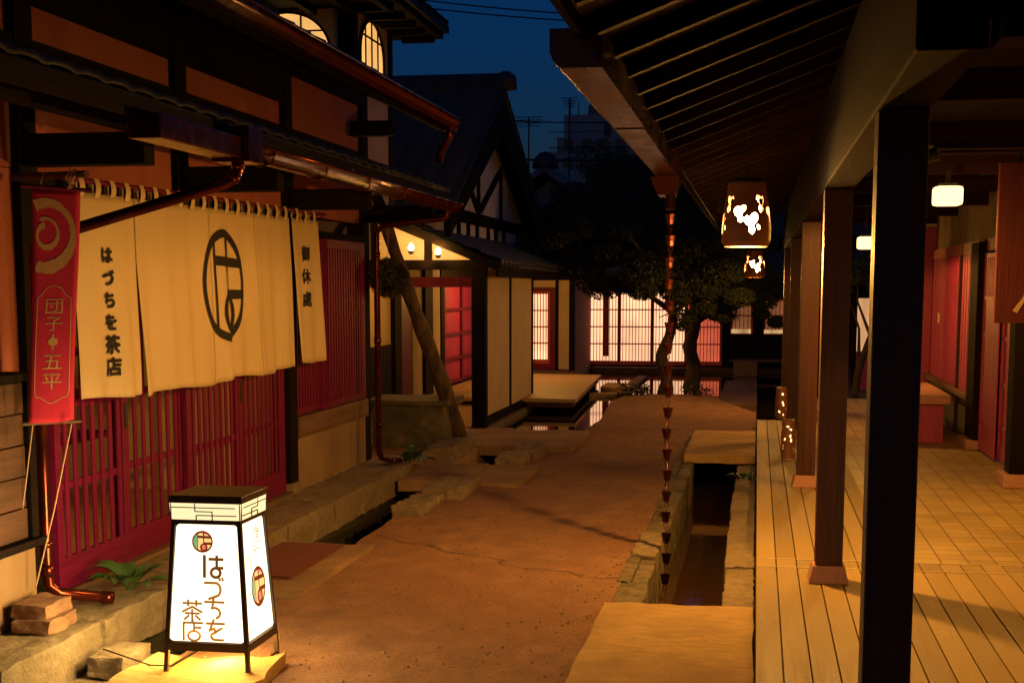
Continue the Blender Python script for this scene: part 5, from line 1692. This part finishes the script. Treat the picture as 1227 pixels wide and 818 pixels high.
hl.build('hall_lamp', 'ceil_light', gh, smooth=True)

# ---------------------------------------------------------------- wooden platform over the pond
pf = thing('wooden_platform', (-2.9, 21.4, -0.3), 'pale wooden platform jutting over the dark pond', 'platform')
q = MB()
q.hexa([(-4.0, 18.72, 0.10), (-2.35, 18.64, 0.10), (-2.58, 23.98, 0.10), (-4.0, 24.2, 0.10), (-4.0, 18.72, 0.15), (-2.35, 18.64, 0.15), (-2.58, 23.98, 0.15), (-4.0, 24.2, 0.15)])
q.build('boards', 'plat', pf, bevel=0.004)
q = MB()
q.hexa([(-3.03, 18.78, 0.03), (-2.40, 18.72, 0.03), (-2.62, 23.9, 0.03), (-3.9, 24.1, 0.03), (-3.03, 18.78, 0.099), (-2.40, 18.72, 0.099), (-2.62, 23.9, 0.099), (-3.9, 24.1, 0.099)])
q.build('under_frame', 'panel_wood', pf)
for (x, y) in ((-2.55, 19.0), (-2.6, 21.4), (-2.7, 23.6)):
    q = MB(); q.box(x - 0.06, x + 0.06, y - 0.06, y + 0.06, -0.44, 0.03); q.build('leg', 'black_z', pf)

# ---------------------------------------------------------------- low rear house with shoji
rh = thing('rear_house', (-1.5, 28.6, 0.0), 'low dark rear house with glowing shoji lattice behind the pond', 'building')
def lattice_front(x0, x1, z0, z1, y, glow, pitch, nr, parent, mid=None, bw_=0.013):
    q = MB(); q.box(x0, x1, y + 0.02, y + 0.03, z0, z1); o = q.build('shoji_panel', glow, parent)
    q = MB()
    n = max(2, int((x1 - x0) / pitch))
    for i in range(1, n): q.box(x0 + (x1 - x0) * i / n - bw_ / 2, x0 + (x1 - x0) * i / n + bw_ / 2, y, y + 0.018, z0, z1)
    for i in range(1, nr): q.box(x0, x1, y - 0.002, y + 0.016, z0 + (z1 - z0) * i / nr - 0.012, z0 + (z1 - z0) * i / nr + 0.012)
    for (a, c) in ((x0 - 0.02, x0 + 0.025), (x1 - 0.025, x1 + 0.02)): q.box(a, c, y - 0.008, y + 0.02, z0 - 0.08, z1 + 0.04)
    q.box(x0 + 0.025, x1 - 0.025, y - 0.006, y + 0.02, z0 - 0.08, z0); q.box(x0 + 0.025, x1 - 0.025, y - 0.006, y + 0.02, z1, z1 + 0.04)
    q.build('lattice', 'lattice_red', o)
RYF = 28.5
xs = [-3.37, -2.72, -2.06, -1.385, -0.69]
for i, (a, c) in enumerate(zip(xs, xs[1:])):
    lattice_front(a + 0.01, c - 0.01, 0.16, 1.52, RYF, 'shoji_red' if i == 3 else 'shoji', 0.062, 4, rh)
q = MB(); q.box(-3.05, -2.93, RYF + 0.012, RYF + 0.019, 0.25, 1.52); q.build('inner_post_shadow', flat('painted_post_shadow', (0.35, 0.03, 0.02)), rh)  # thin red strip painted as an inner post's shadow on the paper
q = MB(); q.box(-3.5, -0.5, RYF - 0.02, RYF + 0.15, -0.1, 0.075); q.build('ground_sill', 'black_x', rh)
q = MB(); q.box(-3.5, -0.5, RYF - 0.03, RYF + 0.15, 1.57, 2.6); q.build('wall', 'black_x', rh)
for xx in (-0.60, 0.02): 
    q = MB(); q.box(xx - 0.07, xx + 0.07, RYF - 0.06, RYF + 0.1, -0.1, 2.4); q.build('post', 'black_z', rh)
# right bay: low lit lattice windows above a dark dado
lattice_front(-0.50, -0.10, 0.78, 1.36, RYF + 0.05, 'dim_glow', 0.07, 2, rh, bw_=0.014)
lattice_front(0.14, 0.95, 0.78, 1.36, RYF + 0.05, 'dim_glow', 0.07, 2, rh, bw_=0.014)
q = MB(); q.box(-0.50, -0.12, RYF + 0.03, RYF + 0.045, 0.72, 0.80); q.box(0.14, 0.95, RYF + 0.03, RYF + 0.045, 0.72, 0.79); q.build('lit_strip', 'strip_glow', rh)
q = MB(); q.box(-0.53, 3.2, RYF + 0.02, RYF + 0.2, -0.1, 0.70); q.box(-0.53, 3.2, RYF + 0.10, RYF + 0.2, 0.70, 2.6); q.build('dado', 'black_x', rh)
q = MB(); q.box(-0.52, 1.1, RYF - 0.5, RYF - 0.02, 0.18, 0.23); q.build('veranda_ledge', 'panel_wood', rh)
q = MB(); pantiles(q, (-5.2, RYF - 1.05, 1.86), (1, 0, 0), (0, 1, 0.42), 8.6, 4.2, tw=0.30, tl=0.28); q.build('tile_roof', 'tile', rh, smooth=True)
q = MB(); q.hexa([(-5.2, RYF - 1.0, 1.76), (3.4, RYF - 1.0, 1.76), (3.4, RYF + 2.5, 3.23), (-5.2, RYF + 2.5, 3.23), (-5.2, RYF - 1.0, 1.79), (3.4, RYF - 1.0, 1.79), (3.4, RYF + 2.5, 3.26), (-5.2, RYF + 2.5, 3.26)]); q.build('eave_boarding', 'black_x', rh)
# side wing at the end of the hall: red lattice door, cream field, brown wall
WY = 26.0
lattice_front(-4.10, -3.78, 0.30, 1.50, WY, 'shoji', 0.052, 4, rh, bw_=0.014)
q = MB(); q.box(-4.32, -4.13, WY - 0.01, WY + 0.05, 0.12, 1.62); q.box(-3.755, -3.66, WY - 0.01, WY + 0.05, 0.12, 1.62); q.box(-4.13, -3.755, WY - 0.01, WY + 0.05, 0.12, 0.215); q.box(-4.13, -3.755, WY - 0.01, WY + 0.05, 1.545, 1.62); q.build('door_surround', 'red_z', rh)
q = MB(); q.box(-4.84, -4.33, WY, WY + 0.1, 0.1, 2.3); q.box(-4.33, -3.66, WY + 0.02, WY + 0.1, 1.621, 2.3); q.box(-3.60, -3.40, WY, WY + 0.1, 0.12, 2.3); q.build('plaster_field', 'plaster_cream', rh)
q = MB(); q.box(-3.66, -3.60, WY - 0.02, WY + 0.1, 0.05, 2.3); q.box(-3.40, -3.30, WY - 0.05, WY + 0.1, 0.05, 2.3); q.build('stud', 'black_z', rh)
q = MB(); q.box(-3.36, -3.30, WY + 0.1, 28.46, 0.10, 2.0); q.build('side_wall', 'plaster_red', rh)
q = MB(); q.box(-4.84, -3.28, WY - 0.3, 28.5, -0.2, 0.10); q.build('step', 'sill_wood', rh)
q = MB(); q.box(-4.84, -3.28, WY - 0.06, WY - 0.02, 1.75, 2.2); q.build('lintel', 'black_x', rh)
point('added_platform_light', (-3.35, 23.0, 1.70), 55, WARM, 0.08)  # unseen lamp added under the eave to brighten the platform
q = MB(); q.lathe([(0.001, -0.03), (0.06, -0.02), (0.06, 0.02), (0.001, 0.03)], (-3.35, 23.0, 1.985), 14); q.build('added_eave_lamp', 'ceil_light', gh, smooth=True)

# box in front of the dado, pale screen and small tree seen between the veranda posts
b = MB(); b.box(-0.42, 0.02, 26.9, 27.4, -0.03, 0.235)
for zz in (0.05, 0.14): b.box(-0.425, 0.025, 26.893, 26.899, zz, zz + 0.012)
tag(b.build('wooden_crate', 'sill_wood', bevel=0.006), 'low wooden crate standing by the water before the dark rear house', 'crate')
ps = thing('painted_light_screen', (1.9, 23.0, 0.0), 'pale fabric screen with painted-in glow seen between the veranda posts behind a small tree', 'screen')
q = MB(); q.grid(lambda u, v: (lerp(1.55, 2.2, u), 23.0 + 0.02 * math.sin(u * 30), lerp(0.62, 1.45, v)), 30, 4); q.build('fabric', 'cloth_painted_light', ps, smooth=True)
q = MB(); q.box(1.52, 2.24, 22.98, 23.1, 0.02, 0.60); q.build('dado', 'rose', ps)
q = MB(); q.box(1.50, 2.26, 22.97, 23.12, 1.46, 1.56); q.box(1.48, 1.545, 22.96, 23.1, 0.02, 1.6); q.build('screen_frame', 'black_x', ps)

# ---------------------------------------------------------------- trees
def tree(name, base, trunk_pts, radii, limbs, clumps, nleaf, lsize, leafmat, label, seed, cat='tree', group=None, squash=0.6):
    t = thing(name, base, label, cat, group)
    rg = random.Random(seed)
    q = MB()
    P = [Vector(base) + Vector(p) for p in trunk_pts]
    # smooth the trunk
    S = []
    for i in range(len(P) - 1):
        for k in range(4):
            f = k / 4
            p0, p1, p2, p3 = P[max(i - 1, 0)], P[i], P[i + 1], P[min(i + 2, len(P) - 1)]
            S.append((0.5 * ((2 * p1) + (p2 - p0) * f + (2 * p0 - 5 * p1 + 4 * p2 - p3) * f * f + (3 * p1 - p0 - 3 * p2 + p3) * f ** 3), lerp(radii[i], radii[i + 1], f)))
    S.append((P[-1], radii[-1]))
    q.tube([s[0] for s in S], [s[1] * (1 + 0.12 * rg.uniform(-1, 1)) for s in S], 10)
    for (i0, end, r0) in limbs:
        a = P[i0]; e = Vector(base) + Vector(end)
        m_ = a.lerp(e, 0.5) + Vector((rg.uniform(-.1, .1), rg.uniform(-.1, .1), rg.uniform(0, .15)))
        q.tube([a, a.lerp(m_, 0.5), m_, m_.lerp(e, 0.5) + Vector((0, 0, 0.04)), e], [r0, r0 * 0.8, r0 * 0.6, r0 * 0.4, r0 * 0.2], 8)
    q.build('trunk', 'bark', t, smooth=True)
    q = MB()
    for (c, r_, k) in clumps:
        C = Vector(base) + Vector(c)
        sub = max(3, int(r_ * 9))
        for _ in range(sub):
            cc = C + Vector((rg.gauss(0, 0.5) * r_, rg.gauss(0, 0.5) * r_, rg.gauss(0, 0.38) * r_))
            leaves(q, cc, r_ * rg.uniform(0.42, 0.8), int(nleaf * k / sub), lsize, rg, squash)
    q.build('crown', leafmat, t)
    return t
tree('garden_tree', (-1.30, 20.7, 0.06), [(0, 0, 0), (0.02, 0, 0.25), (-0.06, 0, 0.55), (0.05, 0, 0.85), (0.10, 0.05, 1.2), (0.0, 0, 1.7), (-0.15, 0, 2.3)], [0.12, 0.095, 0.085, 0.08, 0.07, 0.055, 0.03],
     [(4, (-0.9, 0.1, 1.75), 0.05), (5, (0.7, 0.1, 2.0), 0.045), (5, (-0.8, -0.2, 2.5), 0.04), (4, (0.6, -0.3, 1.35), 0.04)],
     [((-1.0, 0, 1.95), 0.55, 1.0), ((-0.35, 0.2, 2.25), 0.65, 1.2), ((0.35, 0, 2.1), 0.6, 1.1), ((0.75, -0.2, 1.65), 0.45, 0.8), ((0.2, -0.2, 1.5), 0.4, 0.7), ((0.05, 0.3, 2.75), 0.5, 0.8), ((-0.9, 0.3, 2.55), 0.5, 0.8), ((1.05, 0.1, 2.15), 0.45, 0.7), ((0.55, -0.1, 1.2), 0.28, 0.3), ((0.2, -0.2, 1.12), 0.22, 0.2), ((-1.65, 0, 2.5), 0.55, 1.2), ((-1.35, -0.2, 2.15), 0.40, 0.8), ((-1.2, 0.2, 2.75), 0.5, 0.9), ((-0.55, -0.2, 1.75), 0.45, 0.8)],
     6500, 0.055, 'leaf', 'dark tree with a crooked trunk on the earth mound before the glowing shoji', 12)
tree('garden_tree', (-1.02, 22.6, 0.0), [(0, 0, 0), (0.05, 0, 0.35), (-0.02, 0, 0.7), (0.06, 0, 1.05), (0.05, 0, 1.5), (0.15, 0, 2.1)], [0.13, 0.12, 0.11, 0.095, 0.08, 0.04],
     [(3, (0.9, 0, 1.6), 0.05), (4, (-0.6, 0, 2.2), 0.045), (3, (-0.5, -0.2, 1.15), 0.03), (4, (1.2, 0, 2.1), 0.04)],
     [((0.9, 0, 1.75), 0.6, 1.1), ((1.3, 0.1, 1.95), 0.5, 0.8), ((0.3, 0.1, 2.2), 0.6, 1.0), ((-0.5, 0.2, 2.5), 0.6, 1.0), ((0.9, 0.2, 2.5), 0.55, 0.8), ((0.5, -0.2, 1.38), 0.32, 0.30), ((1.15, 0, 1.32), 0.35, 0.5), ((0.1, -0.2, 1.75), 0.5, 0.9), ((1.6, 0, 1.55), 0.4, 0.6)],
     6500, 0.055, 'leaf', 'second dark tree, a thicker trunk just behind the crooked one', 13)
tree('background_tree', (-2.6, 33.5, 0.0), [(0, 0, 0), (0.1, 0, 1.5), (0, 0, 3.0), (0.1, 0, 4.2)], [0.2, 0.17, 0.12, 0.05], [(2, (-1.2, 0, 3.8), 0.06), (2, (1.3, 0, 3.7), 0.06)],
     [((0, 0, 4.2), 1.2, 1.5), ((-1.3, 0, 3.6), 1.0, 1.0), ((1.3, 0, 3.7), 1.1, 1.0), ((0.4, 0, 3.2), 1.0, 0.8)], 5200, 0.12, 'leaf2', 'bushy black-green tree above the rear house roof, left of the hanging gutter', 14)
tree('background_tree', (0.3, 34.5, 0.0), [(0, 0, 0), (-0.1, 0, 1.5), (0, 0, 3.0), (0.1, 0, 4.4)], [0.2, 0.17, 0.12, 0.05], [(2, (-1.2, 0, 4.0), 0.06), (2, (1.3, 0, 3.9), 0.06)],
     [((0, 0, 4.6), 1.3, 1.5), ((-1.4, 0, 4.0), 1.1, 1.1), ((1.4, 0, 3.9), 1.1, 1.0), ((-0.3, 0, 3.3), 1.1, 0.8)], 5400, 0.12, 'leaf2', 'tall black-green tree behind the eave of the veranda', 15)
tree('small_tree', (1.42, 21.2, 0.02), [(0, 0, 0), (0.05, 0, 0.4), (0.2, 0, 0.9), (0.32, 0, 1.5), (0.35, 0, 1.9)], [0.06, 0.055, 0.045, 0.035, 0.02], [(1, (-0.12, 0, 1.4), 0.03), (2, (0.0, 0, 1.7), 0.025)],
     [((0.2, 0, 1.85), 0.38, 0.8), ((-0.1, 0, 1.75), 0.3, 0.5), ((0.45, 0, 1.65), 0.3, 0.5)], 1300, 0.07, 'leaf2', 'slender small tree before the pale screen between the veranda posts', 16)
def bush_thing(loc, r_, n, seed, label):
    rg = random.Random(seed)
    q = MB()
    for i in range(8):
        leaves(q, (loc[0] + rg.uniform(-.7, .7) * r_, loc[1] + rg.uniform(-.7, .7) * r_, loc[2] + r_ * 0.35 + rg.uniform(-.2, .3) * r_), r_ * 0.5, n // 8, 0.05, rg, 0.7)
    return tag(q.build('bush', 'leaf'), label, 'bush')
bush_thing((-1.80, 20.9, 0.0), 0.30, 700, 41, 'low dark bush at the corner of the earth mound by the pond')
bush_thing((-0.85, 20.9, 0.04), 0.22, 500, 42, 'small bush at the foot of the thicker garden tree')
tag(bpy.data.objects[bush_thing((0.62, 19.6, 0.0), 0.2, 300, 43, 'x').name], 'low green plant behind the veranda posts', 'plant')

# ---------------------------------------------------------------- town beyond
ap = thing('apartment_block', (-9.8, 93, 0), 'distant stepped concrete apartment block against the dusk sky', 'building')
q = MB()
q.box(-13.0, -6.0, 90, 98, -0.4, 10.05); q.build('lower_floors', 'concrete_far', ap)
q = MB(); q.box(-12.65, -6.2, 90.3, 98, 10.05, 11.0); q.build('upper_floor', 'concrete_far', ap)
q = MB(); q.box(-12.3, -9.75, 91, 97, 11.0, 12.45); q.build('stair_tower', 'concrete_far', ap)
q = MB(); q.box(-9.3, -6.4, 91, 97, 11.0, 11.85); q.build('penthouse', 'concrete_far', ap)
q = MB()
for z in (10.08, 11.02): q.box(-13.05, -5.95, 89.9, 89.98, z + 0.25, z + 0.30)
for i in range(30): q.box(-13.03 + 0.24 * i, -13.0 + 0.24 * i, 89.9, 89.97, 10.05, 10.34)
q.build('railing', 'iron', ap)
for (z, n) in ((10.25, 6), (9.1, 6)):
    for i in range(n):
        q = MB(); q.box(-12.2 + 1.1 * i, -11.6 + 1.1 * i, 90.28 if z > 10 else 89.98, 90.32 if z > 10 else 90.02, z, z + 0.62); q.build('window', 'far_window', ap)
q = MB(); q.lathe([(0.35, 0), (0.4, 0.1), (0.4, 0.75), (0.3, 0.85)], (-10.6, 93, 12.45), 14); q.build('water_tank', mat('far_tank', (0.28, 0.24, 0.17), None, 0.7), ap)
q = MB(); q.box(-9.6, -9.3, 91, 91.3, 11.0, 14.2); q.build('chimney', 'iron', ap)
q = MB()
for (x, z0, z1) in ((-12.0, 12.4, 13.6), (-11.5, 12.4, 13.4), (-10.0, 12.4, 14.0)): q.tube([(x, 92, z0), (x, 92, z1)], 0.03, 5)
q.build('mast', 'iron', ap)
fh = thing('far_house', (-6.4, 47, 0), 'far grey-roofed house with a pale gable below the apartment block', 'building')
q = MB(); q.prism([(-8.2, 45, 0), (-4.4, 45, 0), (-4.4, 45, 3.3), (-6.55, 45, 4.95), (-8.2, 45, 3.8)], (0, 7, 0)); q.build('wall', mat('far_plaster', (0.24, 0.23, 0.19), (0.17, 0.165, 0.14), 0.9), fh)
q = MB()
for (a, c) in (((-6.6, 5.2), (-3.9, 3.2)), ((-6.6, 5.2), (-8.8, 3.6))):
    A, Bq = Vector((a[0], 44.2, a[1])), Vector((c[0], 44.2, c[1])); t = Vector((0, 8.5, 0)); up = Vector((0, 0, 0.22))
    q.hexa([A, Bq, Bq + t, A + t, A + up, Bq + up, Bq + t + up, A + t + up])
q.build('roof', 'far_roof', fh)
q = MB(); q.lathe([(0.001, 0), (0.42, 0.0), (0.38, 0.28), (0.18, 0.48), (0.001, 0.52)], (-6.6, 44.5, 5.3), 14, cap=False); q.build('ridge_ornament', 'tile', fh, smooth=True)
for (x, y, z0, z1, lb, wd_) in ((-9.6, 60, 3.0, 8.7, 'thin television aerial left of the tall mast above the far roofs', 0.6), (-8.15, 62, 3.0, 9.7, 'tall thin aerial mast standing before the apartment block', 0.35)):
    q = MB(); q.tube([(x, y, z0), (x, y, z1)], 0.035, 6)
    for k in range(4): q.tube([(x - wd_ + 0.05 * k, y, z1 - 0.12 * k), (x + wd_ - 0.05 * k, y, z1 - 0.12 * k)], 0.018, 5)
    q.tube([(x, y - 0.6, z1 - 0.25), (x, y + 0.6, z1 - 0.25)], 0.015, 5)
    tag(q.build('aerial_mast', 'iron'), lb, 'aerial')
for (pa, pb, lb) in (((-22, 62, 15.2), (9, 60, 12.4), 'uppermost power line crossing the top of the sky'), ((-22, 61, 14.7), (9, 59, 12.0), 'second power line just below the uppermost one'),
                     ((-20, 66, 10.1), (6, 66, 9.9), 'thin power line crossing above the far aerials'), ((-20, 64, 8.2), (6, 64, 8.05), 'lowest and thickest power line above the far grey roof')):
    q = MB()
    P = [Vector(pa).lerp(Vector(pb), i / 24) - Vector((0, 0, 0.9 * math.sin(math.pi * i / 24))) for i in range(25)]
    q.tube(P, 0.03 if 'thick' not in lb else 0.055, 5)
    tag(q.build('power_line', 'iron'), lb, 'power line')
